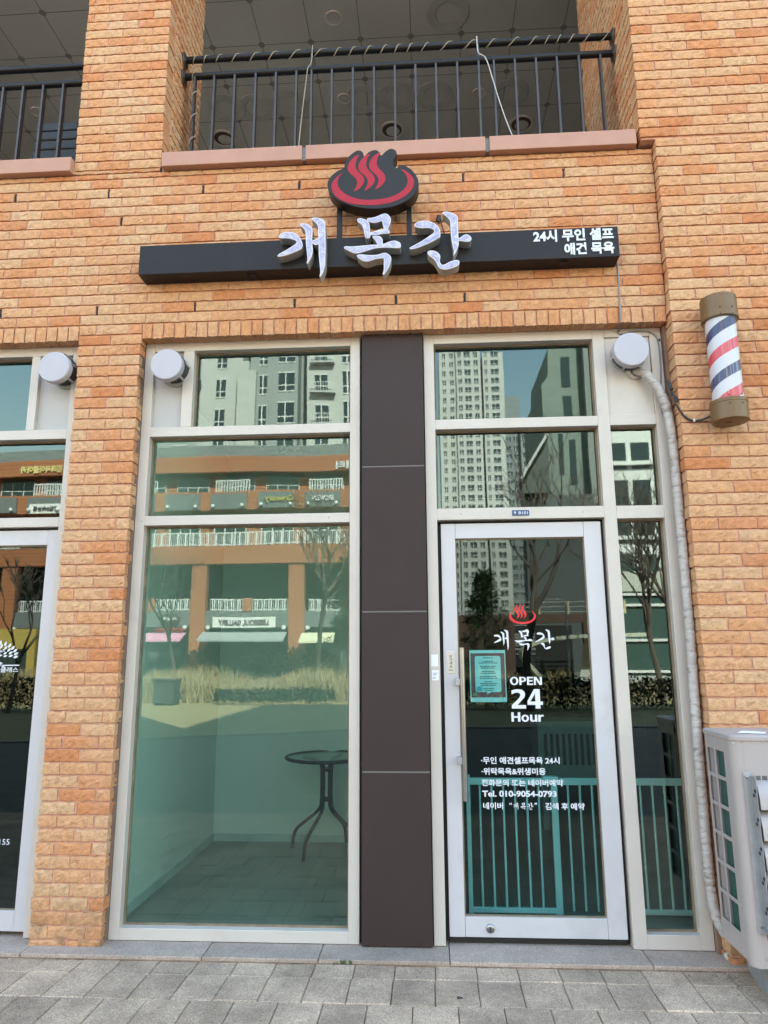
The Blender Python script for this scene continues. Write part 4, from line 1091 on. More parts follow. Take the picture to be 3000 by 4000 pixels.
em_.build('emblem', M['vinyl_red'], dn_)
def rc(x0, z0, x1, z1): return [(x0, z0), (x1, z0), (x1, z1), (x0, z1)]
def rng_(cx, cz, ro, ri, a0, a1):
    aa = [R(a0 + (a1-a0)*i/14) for i in range(15)]
    return [(cx+ro[0]*math.cos(q), cz+ro[1]*math.sin(q)) for q in aa] + [(cx+ri[0]*math.cos(q), cz+ri[1]*math.sin(q)) for q in aa[::-1]]
GL = {
 'O': (.85, [rng_(.425, .5, (.425, .515), (.215, .345), 90, 270), rng_(.425, .5, (.425, .515), (.215, .345), -90, 90)]),
 'P': (.69, [rc(0, 0, .21, 1), rc(.21, .85, .37, 1), rc(.21, .37, .37, .53), rng_(.37, .685, (.32, .315), (.11, .155), -90, 90)]),
 'E': (.60, [rc(0, 0, .21, 1), rc(.21, .83, .60, 1), rc(.21, .42, .56, .59), rc(.21, 0, .60, .17)]),
 'N': (.80, [rc(0, 0, .19, 1), rc(.61, 0, .80, 1), [(.19, 1), (.24, 1), (.61, .34), (.61, 0), (.56, 0), (.19, .66)]]),
 '2': (.66, [[(.05, .93), (.2, .985), (.35, 1.0), (.52, .97), (.63, .88), (.67, .74), (.63, .58), (.50, .42), (.30, .18), (.69, .18), (.69, 0), (.04, 0), (.04, .17), (.28, .42), (.41, .57), (.455, .69), (.42, .79), (.32, .83), (.20, .81), (.05, .73)]]),
 '4': (.72, [[(.02, .39), (.34, 1), (.38, 1), (.38, .78), (.15, .36), (.38, .36), (.38, .19), (.02, .19)], [(.38, 1), (.60, 1), (.60, .36), (.72, .36), (.72, .19), (.60, .19), (.60, 0), (.38, 0)]]),
 'H': (.77, [rc(0, 0, .21, 1), rc(.56, 0, .77, 1), rc(.21, .41, .56, .59)]),
 'o': (.66, [rng_(.33, .36, (.33, .38), (.14, .22), 90, 270), rng_(.33, .36, (.33, .38), (.14, .22), -90, 90)]),
 'u': (.62, [rc(0, .26, .2, .73), rc(.42, 0, .62, .73), [(0, .26), (.03, .1), (.12, 0), (.24, -.02), (.36, .02), (.42, .1), (.42, .26), (.36, .17), (.28, .14), (.22, .17), (.2, .26)]]),
 'r': (.46, [rc(0, 0, .2, .73), [(.2, .45), (.26, .52), (.36, .56), (.46, .55), (.46, .73), (.34, .74), (.25, .69), (.2, .6)]])}
def bold_text(mb, s, x, z, w_, h_, y, gap=.085):
    tot = sum(GL[c][0] for c in s) + gap*(len(s)-1); k = w_/tot; u = 0
    for c in s:
        for pl_ in GL[c][1]: mb.extr([(x+(u+a)*k, z+b*h_) for a, b in pl_], y-.0008, y)
        u += GL[c][0] + gap
ol = thing('door_lettering', 'bold white opening hours, three lines, in the middle of the door glass', 'decal', (.515, yd, 1.15))
for wd_, z_, h_ in (('OPEN', 1.343, .042), ('24', 1.221, .100), ('Hour', 1.154, .048)):
    op = MB(); bold_text(op, wd_, .430, z_, .169, h_, yd); op.build('text_line', M['vinyl'], ol)
cl5 = thing('door_lettering', 'five small white lines of contact lettering low on the door glass', 'decal', (.5, yd, .72))
cn = MB()
put_text(cn, '·무인 애견셀프목욕 24시', .262, .940, .409, .036, yd, .027, .0006)
cn.build('text_line', M['vinyl'], cl5); cn = MB()
put_text(cn, '·위탁목욕&위생미용', .263, .886, .333, .035, yd, .027, .0006)
cn.build('text_line', M['vinyl'], cl5); cn = MB()
put_text(cn, '전화문의 또는 네이버예약', .261, .830, .422, .034, yd, .027, .0006)
cn.build('text_line', M['vinyl'], cl5); cn = MB()
put_text(cn, 'Tel. 010-9054-0793', .263, .777, .384, .031, yd, .035, .0006)
cn.build('text_line', M['vinyl'], cl5); cn = MB()
put_text(cn, '네이버', .266, .716, .103, .034, yd, .027, .0006)
put_text(cn, '“', .402, .738, .013, .012, yd, .02, .0006); put_text(cn, '”', .531, .738, .013, .012, yd, .02, .0006)
name_marks(cn, .421, .713, .104, .037, yd, .0)
put_text(cn, '검색 후 예약', .585, .715, .201, .035, yd, .027, .0006)
cn.build('text_line', M['vinyl'], cl5)

nt_ = thing('notice_poster', 'printed notice with brown border and speech bubble taped behind the door glass', 'poster', (.315, .056, 1.25))
yp = .0560
b_ = MB(); b_.box(.218, .411, yp, yp+.001, 1.254, 1.527); b_.build('sheet', M['paper'], nt_)
b_ = MB(); b_.box(.2235, .406, yp-.0006, yp-.0002, 1.278, 1.511); b_.build('border', M['paper_brown'], nt_)
bub = []
for (bx_, bz_, q0) in ((.374, 1.486, 0), (.256, 1.486, 90), (.256, 1.316, 180), (.374, 1.316, 270)):
    bub += [(bx_+.010*math.cos(R(q0+q)), bz_+.010*math.sin(R(q0+q))) for q in (0, 30, 60, 90)]
i_ = 12
bub = bub[:12] + [(.312, 1.306), (.304, 1.294), (.330, 1.306)] + bub[12:]
b_ = MB(); b_.extr(bub, yp-.0014, yp-.0008); b_.build('speech_bubble', M['paper'], nt_)
b_ = MB()
rr = random.Random(3)
for i, (z, w_) in enumerate(((1.486, .05), (1.468, .055), (1.459, .10), (1.441, .085), (1.432, .075), (1.414, .065), (1.405, .08), (1.387, .09), (1.378, .095), (1.360, .04), (1.351, .09), (1.342, .08), (1.324, .06), (1.315, .045))):
    x = .316 - w_/2
    while x < .316 + w_/2:
        l = rr.uniform(.004, .013); b_.box(x, min(x+l, .317+w_/2), yp-.0022, yp-.0016, z-.0021, z+.0021); x += l + .002
b_.build('printed_lines', M['ink'], nt_)
b_ = MB(); b_.extr([(.230, 1.287), (.252, 1.287), (.254, 1.300), (.250, 1.305), (.236, 1.303), (.232, 1.296)], yp-.0012, yp-.0007); b_.build('printed_box', pm('tan_print', (.38, .33, .20), .7), nt_)
b_ = MB(); b_.extr([(.250, 1.309), (.280, 1.311), (.276, 1.338), (.252, 1.332)], yp-.0022, yp-.0016); b_.box(.2795, .282, yp-.0026, yp-.002, 1.308, 1.342); b_.build('printed_laptop', pm('laptop_print', (.20, .42, .55), .7), nt_)

stk = MB(); stk.box(.010, .047, -.0012, -.0004, 1.443, 1.505)
tag(stk.build('paper_sticker', M['paper']), 'blank white sticker on the door frame beside the push plate, upper of two', 'sticker')
sk = thing('paper_sticker', 'white sticker printed with small lines on the door frame, lower of two', 'sticker', (.03, -.001, 1.37))
b_ = MB(); b_.box(.013, .049, -.0012, -.0004, 1.370, 1.424); b_.build('sheet', M['paper'], sk)
b_ = MB()
for i in range(3): b_.box(.020, .044 - .004*i, -.0018, -.0013, 1.407 - .005*i, 1.4088 - .005*i)
for i in range(2): b_.box(.016, .032, -.0018, -.0013, 1.384 - .004*i, 1.3855 - .004*i)
b_.build('printed_lines', M['ink'], sk)

bn = thing('room_number_plate', 'small blue plate reading B101 on the frame above the door', 'plate', (.52, -.003, 2.26))
b_ = MB(); b_.box(.474, .567, -.004, -.0005, 2.257, 2.288); b_.build('plate', M['blue_plate'], bn, bevel=.001)
b_ = MB(); put_text(b_, 'B101', .509, 2.2645, .050, .016, -.0042, .008, .0006); b_.box(.485, .4935, -.0048, -.0042, 2.272, 2.2795); b_.box(.484, .495, -.0048, -.0042, 2.2665, 2.268); b_.build('lettering', M['vinyl'], bn)
vs_ = MB(); 
for (x, z) in ((.19, 2.272), (.86, 2.272), (-1.63, 2.262), (-.55, 2.264)): vs_.lathe((x, .0, z), (0, -1, 0), [(0, .003), (.0015, .0025), (.0016, .001)], 8, caps=False)
vs_.each('screw', M['blackgap'], bld)

# neighbour's door: tree emblem, class name, number (cut by the photo edge)
nd = thing('door_decal', 'white tree emblem with shop name on the near black neighbouring door', 'decal', (-2.44, yd, 1.42))
lf = MB(); rr = random.Random(5); c0 = (-2.452, 1.520)
for ring_, (ra, n_, l0) in enumerate(((.115, 15, .030), (.088, 12, .028), (.060, 9, .025), (.034, 6, .022))):
    for i in range(n_):
        a = R(-8 + 196*i/(n_-1)) + (.06 if ring_ % 2 else 0)
        px_, pz_ = c0[0] + ra*1.12*math.cos(a), c0[1] + ra*.62*math.sin(a) - .004
        d_ = a*.75 + math.pi*.125
        u_ = (math.cos(d_), math.sin(d_)); v_ = (-u_[1], u_[0])
        lf.extr([(px_ + u_[0]*s*l0*.5 + v_[0]*q*l0*.26, pz_ + u_[1]*s*l0*.5 + v_[1]*q*l0*.26) for s, q in ((-1, 0), (-.4, -.8), (.25, -.8), (1, 0), (.25, .8), (-.4, .8))], yd-.0008, yd)
lf.build('leaves', M['vinyl'], nd)
tk = MB()
def arcp(cx_, cz_, r_, a0, a1, wd):
    aa = np.linspace(R(a0), R(a1), 16)
    ws = wd*(.35+.65*np.sin(np.linspace(.0, math.pi, 16)))
    return [(cx_+(r_+w)*math.cos(q), cz_+(r_+w)*math.sin(q)) for q, w in zip(aa, ws)] + [(cx_+(r_-w)*math.cos(q), cz_+(r_-w)*math.sin(q)) for q, w in list(zip(aa, ws))[::-1]]
tk.extr(arcp(-2.500, 1.505, .036, -80, 70, .007), yd-.0008, yd); tk.extr(arcp(-2.402, 1.505, .034, 70, 275, .007), yd-.0008, yd)
tk.extr(arcp(-2.375, 1.500, .05, 205, 262, .004), yd-.0008, yd)
tk.box(-2.60, -2.299, yd-.0008, yd, 1.4565, 1.4625)
put_text(tk, '도마클래스', -2.478, 1.421, .176, .029, yd, .014, .0008)
tk.build('trunk_and_name', M['vinyl'], nd)
n1 = MB(); put_text(n1, '155', -2.317, .520, .056, .028, yd, .0, .0008); 
tag(n1.build('door_lettering', M['vinyl']), 'white figures 155 low on the near black neighbouring door', 'decal')

# litter on the pavers: soil crumbs by the plinth, a dark pebble
cr_ = MB(); rr = random.Random(9)
def crumb(mb, x, y, s):
    a0 = rr.uniform(0, 6.28); n_ = 5
    b0 = [(x+s*math.cos(a0+i*1.2566)*rr.uniform(.7, 1.2), y+s*math.sin(a0+i*1.2566)*rr.uniform(.7, 1.2), .0605) for i in range(n_)]
    t0 = [(x+(p[0]-x)*.6, y+(p[1]-y)*.6, .0605+s*rr.uniform(.4, .8)) for p in b0]
    mb.tone = rr.random()
    mb.add(b0+t0, [tuple(range(n_, 2*n_))] + [(i, (i+1) % n_, (i+1) % n_+n_, i+n_) for i in range(n_)])
for i in range(150):
    t_ = rr.random()
    if t_ < .6: crumb(cr_, 1.40 - abs(rr.gauss(0, .10)), -.20 - abs(rr.gauss(0, .09)), rr.uniform(.0015, .005))
    elif t_ < .85: crumb(cr_, rr.uniform(-2.2, 1.4), -.189 - abs(rr.gauss(0, .006)), rr.uniform(.0012, .0035))
    else: crumb(cr_, rr.uniform(-2.0, 1.3), rr.uniform(-.8, -.2), rr.uniform(.001, .003))
tag(cr_.build('soil', tone_mat('soil_crumbs', [(0, (.05, .035, .022)), (.6, (.16, .11, .07)), (1, (.38, .31, .23))])), kind='stuff')
pb = MB(); crumb(pb, .101, -.493, .010); crumb(pb, .113, -.490, .006)
tag(pb.build('pebble', pm('dark_pebble', (.035, .033, .033), .6)), 'tiny dark pebble on the paver joint in front of the door', 'pebble')
# weed in the joint by the column
wd = MB(); rr = random.Random(2)
for i in range(9):
    x = -.44 + rr.uniform(-.04, .05); l = rr.uniform(.014, .03); a = rr.uniform(-1, 1)
    wd.tone = rr.random()
    wd.add([(x-.004, -.182, .062), (x+.004, -.184, .062), (x+a*.012+.003, -.19, .062+l*.7), (x+a*.03, -.195, .062+l), (x+a*.012-.003, -.188, .062+l*.65)], [(0, 1, 2, 3, 4)])
tag(wd.build('weed', M['weed']), 'small green weed growing in the step joint beside the brown column', 'weed')
# ================================================================== ACROSS THE PLAZA (seen in the glass)
gm_ = noise2('far_ground', [(.3, (.16, .15, .13)), (.7, (.24, .22, .19))], 1.5)
g = MB(); g.quad((-300, -400, -.02), (300, -400, -.02), (300, 150, -.02), (-300, 150, -.02)); tag(g.build('ground', gm_), kind='structure')
edge = [(-60, -8.0), (-8, -8.4), (-5.2, -8.96), (-3.4, -9.8), (-1.6, -10.5), (1, -11.15), (3.3, -11.27), (60, -11.3)]
p = MB(); p.add([(x, -3.0, .045) for x, y in edge] + [(x, y, .045) for x, y in edge], [(i+8, i+9, i+1, i) for i in range(7)])
p.box(-60, -4.2, -3.0, -.1, 0, .045); p.box(3.8, 60, -3.0, -.1, 0, .045)
tag(p.build('path', tile_mat('path_paving', (.14, .122, .105), (.065, .058, .05), .4, .2, jw=.006, rough=.85, var=.2)), kind='structure')
kb = MB(); kb.add([(x, y, .075) for x, y in edge] + [(x, y - .18, .075) for x, y in edge] + [(x, y, .0) for x, y in edge], [(i+8, i+9, i+1, i) for i in range(7)] + [(i, i+1, i+17, i+16) for i in range(7)])
tag(kb.build('kerb', pm('kerb_granite', (.25, .24, .22), .8)), kind='structure')
lw = MB(); lw.add([(x, y - .18, .055) for x, y in edge] + [(x, -30, .055) for x, y in edge], [(i+8, i+9, i+1, i) for i in range(7)])
tag(lw.build('lawn', noise2('dry_lawn', [(.3, (.20, .16, .075)), (.5, (.30, .245, .12)), (.72, (.36, .30, .16))], 3.5, bump=.5)), kind='structure')
fc = MB(); fc.quad((-120, -39.9, .04), (120, -39.9, .04), (120, -30, .04), (-120, -30, .04)); tag(fc.build('forecourt_pavement', tile_mat('forecourt_paving', (.36, .35, .33), (.2, .2, .19), .6, .6, jw=.01, rough=.85)), kind='structure')
# low earth mound carrying the shrubs
mb_ = MB(); nx_, ny_ = 40, 14
for j in range(ny_+1):
    for i in range(nx_+1):
        u, v = i/nx_, j/ny_
        x = -26 + 44*u; y = -22 - 8*v
        z = .03 + .85*math.sin(math.pi*v)**.8*(.6+.4*math.sin(x*.55+1))*math.sin(math.pi*min(1, max(0, u)))**.4 if 0 < u < 1 and 0 < v < 1 else .03
        mb_.v.append((x, y, z)); mb_.t.append(.5)
for j in range(ny_):
    for i in range(nx_):
        a = j*(nx_+1)+i; mb_.f.append([a+nx_+1, a+nx_+2, a+1, a]); mb_.m.append(0)
tag(mb_.build('hill', noise2('mound_earth', [(.35, (.16, .11, .06)), (.65, (.27, .21, .11))], 2.5, bump=.4), smooth=True), kind='structure')

# ---- reeds, hedges, bushes, trees
rd = MB(); rr = random.Random(21)
for i in range(9000):
    if i < 6500: x, y = rr.uniform(-14, -1.8), -18.8 - abs(rr.gauss(0, 1.0))
    else: x, y = rr.uniform(-9, 5), -22 - abs(rr.gauss(0, .8))
    h_ = rr.uniform(.5, 1.15)*(.8+.25*math.sin(x*1.3)); z = .05 if y > -22 else .2
    lx, ly = rr.gauss(0, .12), rr.gauss(0, .12); w_ = rr.uniform(.008, .02); a = rr.uniform(0, math.pi)
    dx, dy = w_*math.cos(a), w_*math.sin(a)
    rd.tone = rr.random()
    rd.add([(x-dx, y-dy, z), (x+dx, y+dy, z), (x+lx+dx*.6, y+ly+dy*.6, z+h_*.8), (x+lx*1.5, y+ly*1.5, z+h_), (x+lx-dx*.6, y+ly-dy*.6, z+h_*.8)], [(0, 1, 2, 3, 4)])
tag(rd.build('tall_grass', tone_mat('straw_reed', [(0, (.27, .205, .10)), (.5, (.39, .315, .17)), (1, (.50, .42, .25))])), kind='stuff')

leaf_g = tone_mat('evergreen_leaf', [(0, (.010, .015, .007)), (.6, (.022, .032, .013)), (1, (.045, .055, .025))])
leaf_b = tone_mat('winter_shrub_leaf', [(0, (.05, .045, .025)), (.6, (.085, .08, .035)), (1, (.13, .11, .055))])
pine_g = tone_mat('pine_needle', [(0, (.022, .042, .018)), (.6, (.05, .085, .032)), (1, (.09, .13, .05))])
bark = tone_mat('grey_bark', [(0, (.06, .05, .042)), (1, (.15, .125, .10))], .9)

def leaves_box(mb, x0, x1, y0, y1, z0, z1, n, s, rr, round_=False):
    for i in range(n):
        while True:
            u, v, t_ = rr.uniform(-1, 1), rr.uniform(-1, 1), rr.uniform(-1, 1)
            if not round_ or u*u+v*v+t_*t_ < 1: break
        c_ = Vector(((x0+x1)/2+u*(x1-x0)/2, (y0+y1)/2+v*(y1-y0)/2, (z0+z1)/2+t_*(z1-z0)/2))
        c_ += Vector((rr.gauss(0, s*.6), rr.gauss(0, s*.6), rr.gauss(0, s*.6)))
        d1 = Vector((rr.gauss(0, 1), rr.gauss(0, 1), rr.gauss(0, 1))).normalized(); d2 = d1.orthogonal().normalized()
        mb.tone = rr.random()
        l = s*rr.uniform(.6, 1.3)
        mb.add([c_-d1*l, c_+d2*l*.45, c_+d1*l, c_-d2*l*.45], [(0, 1, 2, 3)])

def hedge(label, x0, x1, y0, y1, z0, z1, n, s, mt, seed, group=None, round_=False):
    rr = random.Random(seed)
    h = thing('hedge' if not round_ else 'shrub', label, 'hedge' if not round_ else 'shrub', ((x0+x1)/2, (y0+y1)/2, z0), group)
    lb = MB(); leaves_box(lb, x0, x1, y0, y1, z0 + (.12 if not round_ else 0), z1, n, s, rr, round_); lb.build('foliage', mt, h)
    tw = MB()
    for i in range(max(6, int((x1-x0)*7))):
        x, y = rr.uniform(x0, x1), rr.uniform(y0, y1)*.5 + (y0+y1)*.25
        tw.tube([(x, y, z0), (x+rr.gauss(0, .05), y+rr.gauss(0, .05), z0+(z1-z0)*.5), (x+rr.gauss(0, .1), y+rr.gauss(0, .1), z1-.05)], [.012, .008, .004], 5)
    tw.build('stem', bark, h)
hedge('low clipped dark hedge in front of the dry reeds', -6.6, -2.9, -18.35, -17.8, .055, .50, 2600, .055, leaf_g, 1)
hedge('dark waist high hedge along the lawn before the brown wall', .4, 7.2, -16.6, -15.8, .055, .85, 3600, .06, leaf_g, 2)
hedge('dark waist high hedge at the end of the lawn before the yellow shop', -13.5, -9.6, -16.1, -15.5, .055, .95, 2400, .06, leaf_g, 12)
for i, (x, y, rx, rz, lbl) in enumerate(((-9.0, -25.8, 1.6, .75, 'broad winter shrub on the mound behind the litter bin'), (-6.4, -26.4, 1.7, .8, 'broad winter shrub on the mound before the white shop panel'), (-4.6, -24.6, 1.0, .7, 'rounded brown shrub on the mound beside the pale boulder'), (-1.6, -24.5, 1.6, .9, 'brown shrub at the foot of the evergreen'))):
    hedge(lbl, x-rx, x+rx, y-.9, y+.9, .6, .9+rz*1.3, 2600, .07, leaf_b if i > 1 else leaf_g, 30+i, 'shrubs on the mound', True)
rk = MB()
for (x, y, s) in ((-3.2, -23.8, .5),):
    vs = []
    bmv = bmesh.new(); bmesh.ops.create_icosphere(bmv, subdivisions=3, radius=1)
    rr = random.Random(4)
    for v in bmv.verts: v.co = Vector((x+v.co.x*s*1.3*(1+.12*math.sin(v.co.y*7)), y+v.co.y*s, .55+v.co.z*s*.6*(1+.15*math.sin(v.co.x*6))))
    bmv.verts.ensure_lookup_table(); rk.add([tuple(v.co) for v in bmv.verts], [[v.index for v in f.verts] for f in bmv.faces]); bmv.free()
tag(rk.build('boulder', pm('pale_rock', (.34, .33, .30), .9, var=.25, scale=4)), 'pale boulder on the planted mound', 'rock')

def bare_tree(label, x, y, z, h, seed, spread=.55, depth=5):
    rr = random.Random(seed)
    t_ = thing('bare_tree', label, 'tree', (x, y, z), 'leafless young trees')
    tr_ = MB(); tw = MB()
    def grow(p, d, l, r, lev):
        pts = [p]; n = 4
        for i in range(n):
            d = (d + Vector((rr.gauss(0, .10), rr.gauss(0, .10), rr.gauss(.03, .05)))).normalized()
            pts.append(pts[-1] + d*l/n)
        mb = tr_ if lev == 0 else tw
        mb.tone = rr.uniform(.2, .9)
        mb.tube(pts, [r*(1-.4*i/n) for i in range(n+1)], 7 if lev < 2 else 4, caps=False)
        if lev >= depth: return
        k = rr.choice((3, 3, 4)) if lev < 2 else rr.choice((2, 3, 3))
        for i in range(k):
            a = rr.uniform(0, 2*math.pi); tl = rr.uniform(.35, .95)*spread
            o_ = d.orthogonal().normalized(); b_ = d.cross(o_)
            nd = (d + (o_*math.cos(a) + b_*math.sin(a))*tl*1.35 + Vector((0, 0, .16))).normalized()
            q = pts[-1] if i < 2 else pts[-2]
            grow(q, nd, l*rr.uniform(.58, .84), max(r*.58, .011), lev+1)
    grow(Vector((x, y, z)), Vector((rr.gauss(0, .05), rr.gauss(0, .05), 1)), h*.30, h*.014, 0)
    tr_.build('trunk', bark, t_); tw.build('branches', bark, t_)
bare_tree('bare young tree before the pink awning', -10.3, -25, .5, 7.2, 3, .75)
bare_tree('bare tree beside the evergreen and the cream awning', -3.9, -20.3, .06, 8.6, 8, .6)
bare_tree('bare tree with a forked trunk on the lawn before the white grid building', 6.9, -18.2, .05, 7.5, 6, .55)
bare_tree('bare tree standing in front of the pale tower', 2.6, -15.5, .05, 9.6, 15, .6)
bare_tree('bare tree before the dark stepped building', 8.9, -21.5, .05, 9.5, 17, .6)
bare_tree('bare tree before the yellow shop', -11.4, -15.2, .05, 5.0, 23, .6)

def evergreen(label, x, y, z, z0, z1, r, seed):
    rr = random.Random(seed)
    t_ = thing('evergreen_tree', label, 'tree', (x, y, z), 'evergreens by the path')
    tk_ = MB(); tk_.tube([(x, y, z), (x+.05, y, (z0+z1)/2), (x, y, z1-.2)], [.10, .07, .02], 8)
    cr = MB()
    for i in range(64):
        f = rr.random()**.8; zz_ = z0 + (z1-z0)*f; a = rr.uniform(0, 6.28); rad = r*(1-f*.85)*rr.uniform(.25, 1)
        c_ = Vector((x+rad*math.cos(a), y+rad*math.sin(a), zz_))
        tk_.tube([(x, y, zz_-.1), tuple(c_)], [.02, .008], 4)
        for k in range(70):
            d_ = Vector((rr.gauss(0, 1), rr.gauss(0, 1), rr.gauss(0, .7))).normalized()
            q = c_ + d_*rr.uniform(.05, .42)*r*.55; e_ = d_.orthogonal().normalized(); l = rr.uniform(.06, .13)
            cr.tone = rr.random()
            cr.add([q, q+d_*l+e_*.02, q+d_*l*1.5, q+d_*l-e_*.02], [(0, 1, 2, 3)])
    cr.build('crown', pine_g, t_); tk_.build('trunk', bark, t_)
evergreen('dark evergreen beside the cream awning', -2.75, -20.8, .05, 1.6, 4.8, 1.15, 41)
evergreen('dark evergreen in front of the brown retaining wall', 1.9, -21.0, .05, 1.0, 4.3, 1.05, 42)

bn_ = thing('litter_bin', 'dark square litter bin standing before the reeds', 'bin', (-8.1, -18.1, .05))
b_ = MB(); b_.box(-8.42, -7.78, -18.3, -17.75, .12, .78); b_.build('body', pm('bin_green', (.05, .06, .055), .6), bn_, bevel=.01)
b_ = MB(); b_.box(-8.46, -7.74, -18.34, -17.71, .79, .86); b_.build('lid', pm('bin_lid', (.07, .075, .07), .5), bn_, bevel=.01)
b_ = MB(); b_.box(-8.36, -8.28, -18.25, -17.8, .05, .12); b_.box(-7.92, -7.84, -18.25, -17.8, .05, .12); b_.build('foot', M['black_metal'], bn_)

# ---- the orange mall
ORG = noise2('terracotta_panel', [(.3, (.31, .112, .046)), (.7, (.39, .148, .062))], .5, .75)
_n = ORG.node_tree.nodes; _l = ORG.node_tree.links; _p = _n['Principled BSDF']; _src = _p.inputs['Base Color'].links[0].from_socket
_g = _n.new('ShaderNodeNewGeometry'); _s = _n.new('ShaderNodeSeparateXYZ'); _l.new(_g.outputs['Position'], _s.inputs[0])
_k = mth(_n, _l, 'LESS_THAN', mth(_n, _l, 'FRACT', mth(_n, _l, 'DIVIDE', _s.outputs[2], .27)), .10)
_m = _n.new('ShaderNodeMix'); _m.data_type = 'RGBA'; _l.new(_k, _m.inputs[0]); _l.new(_src, _m.inputs[6]); _m.inputs[7].default_value = (.16, .055, .025, 1)
_l.new(_m.outputs[2], _p.inputs['Base Color'])
GRY = pm('grey_metal_panel', (.14, .155, .15), .55, var=.05, scale=.5)
DKV = pm('painted_shade_recess', (.045, .05, .05), .8)  # shade of the open, set-back storeys put into the wall colour
WNG = pm('far_window_glass', (.03, .045, .045), .12, spec=.6)
WHT = pm('far_white', (.66, .67, .64), .6, var=.04, scale=.6)
LOU = tile_mat('grey_louvre', (.20, .22, .21), (.05, .055, .055), 900, 900)
ml = thing('brick_mall', 'orange three storey mall with white railings and grey shop fascias across the lawn', 'building', (-10, -40, 0))
YF = -40.0
def part(name, mt, boxes, parent=ml, **k):
    b = MB()
    for q in boxes: b.box(*q)
    return b.build(name, mt, parent, **k)
def up_(x0, x1, z0, z1, d=.3, pr=0, y=YF): return (x0, x1, y - d, y + pr, z0, z1)
XA, XB = -62, -1.0
cc = [-2.04 - 6.2*i for i in range(10)]
part('core_wall', DKV, [(XA, XB, -46, -44, 0, 15.2)])
part('ground_wall', pm('shop_interior', (.06, .065, .065), .7), [(XA, XB, -41.6, -41.4, 0, 3.3)])
for x in cc: part('column', ORG, [(x-.5, x+.5, -40.6, -40.0, 0, 7.28)])
part('first_floor_slab', GRY, [(XA, XB, -44, -40.25, 3.3, 4.3)])
part('fascia_beam', ORG, [(XA, XB, -40.5, -39.9, 7.28, 8.42)])
part('terrace_slab', GRY, [(XA, XB, -44, -40.5, 7.9, 8.4)])
part('second_floor_wall', ORG, [(XA, XB, -41.9, -41.6, 8.42, 12.2)])
part('upper_parapet', ORG, [(XA, XB, -41.0, -40.7, 10.9, 12.14)])
part('third_floor_wall', ORG, [(XA, XB, -43.0, -42.7, 12.2, 14.85)])
part('roof_band', ORG, [(XA, XB, -42.2, -41.9, 13.75, 14.85)])
ls_ = []
for i in range(9): ls_.append((XA, XB, -42.3 + .03*(i % 2), -42.0, 14.86 + i*.09, 14.86 + i*.09 + .055))
part('roof_louvre', pm('louvre_blade', (.30, .33, .32), .5), ls_)
part('roof_deck', DKV, [(XA, XB, -46, -42.35, 14.85, 15.6)])
wv = []; 
for x in cc:
    # low wall panels and railings of the first floor
    part('panel_wall', GRY, [(x-5.7, x-.5, -40.25, -40.05, 3.3, 4.32)])
    for a, b in ((x-5.4, x-3.35), (x-2.7, x-.6)):
        bars = [(a, b, -40.16, -40.12, 5.0, 5.06), (a, b, -40.16, -40.12, 4.36, 4.41)]
        n_ = 15
        for k in range(n_+1): bars.append((a+(b-a)*k/n_-(.035 if k % 3 else .012), a+(b-a)*k/n_+(.035 if k % 3 else .012), -40.155, -40.125, 4.3, 5.06))
        part('railing', WHT, bars)
    part('pier_cap', ORG, [(x-3.3, x-2.75, -40.3, -40.0, 4.3, 5.15)])
    # second floor railing, continuous
    a, b = x-6.2, x
    bars = [(a, b, -40.06, -40.02, 9.24, 9.30), (a, b, -40.06, -40.02, 8.50, 8.54)]
    for k in range(48): bars.append((a+(b-a)*k/48-(.014 if k % 4 else .05), a+(b-a)*k/48+(.014 if k % 4 else .05), -40.055, -40.025, 8.42, 9.3))
    part('railing', WHT, bars)
    # windows of the second floor, fascia boxes above them
    for c_ in (x-4.65, x-1.55):
        w0 = part('window', WNG, [(c_-1.05, c_+1.05, -41.62, -41.56, 8.5, 10.8)])
        part('window_frame', WHT, [(c_-1.1+.7*i-.03, c_-1.1+.7*i+.03, -41.56, -41.53, 8.5, 10.8) for i in range(4)] + [(c_-1.1, c_+1.1, -41.56, -41.535, 10.2, 10.26)], w0)
        part('fascia_box', GRY, [(c_-1.2, c_+1.2, -40.7, -40.6, 10.95, 12.0)])
        for dx in (-.95, .95):
            l = MB(); l.lathe((c_+dx, -40.5, 11.15), (0, 1, 0), [(0, .1), (.1, .12), (.16, .09), (.18, .001)], 12, caps=False); l.build('wall_lamp', WHT, ml)
        w0 = part('window', WNG, [(c_-1.15, c_+1.15, -42.74, -42.68, 12.35, 13.72)])
        part('window_frame', WHT, [(c_-1.15+.76*i-.025, c_-1.15+.76*i+.025, -42.68, -42.65, 12.35, 13.5) for i in range(4)] + [(c_-1.15, c_+1.15, -42.68, -42.655, 12.9, 12.95)], w0)
    a, b = x-5.55, x-3.4
    bars = [(a, b, -40.8, -40.76, 12.85, 12.91)]
    for k in range(13): bars.append((a+(b-a)*k/12-.035, a+(b-a)*k/12+.035, -40.79, -40.77, 12.14, 12.9))
    part('railing', WHT, bars)
    for dx in (-5.5, -.75):
        l = MB(); l.lathe((x+dx, -40.02, 3.25), (0, 1, 0), [(0, .12), (.12, .14), (.2, .1), (.22, .001)], 12, caps=False); l.build('wall_lamp', WHT, ml)
    for c_ in (x-4.5, x-1.9):
        part('shop_door', WNG, [(c_-1.0, c_+1.0, -41.4, -41.34, .05, 2.6)])
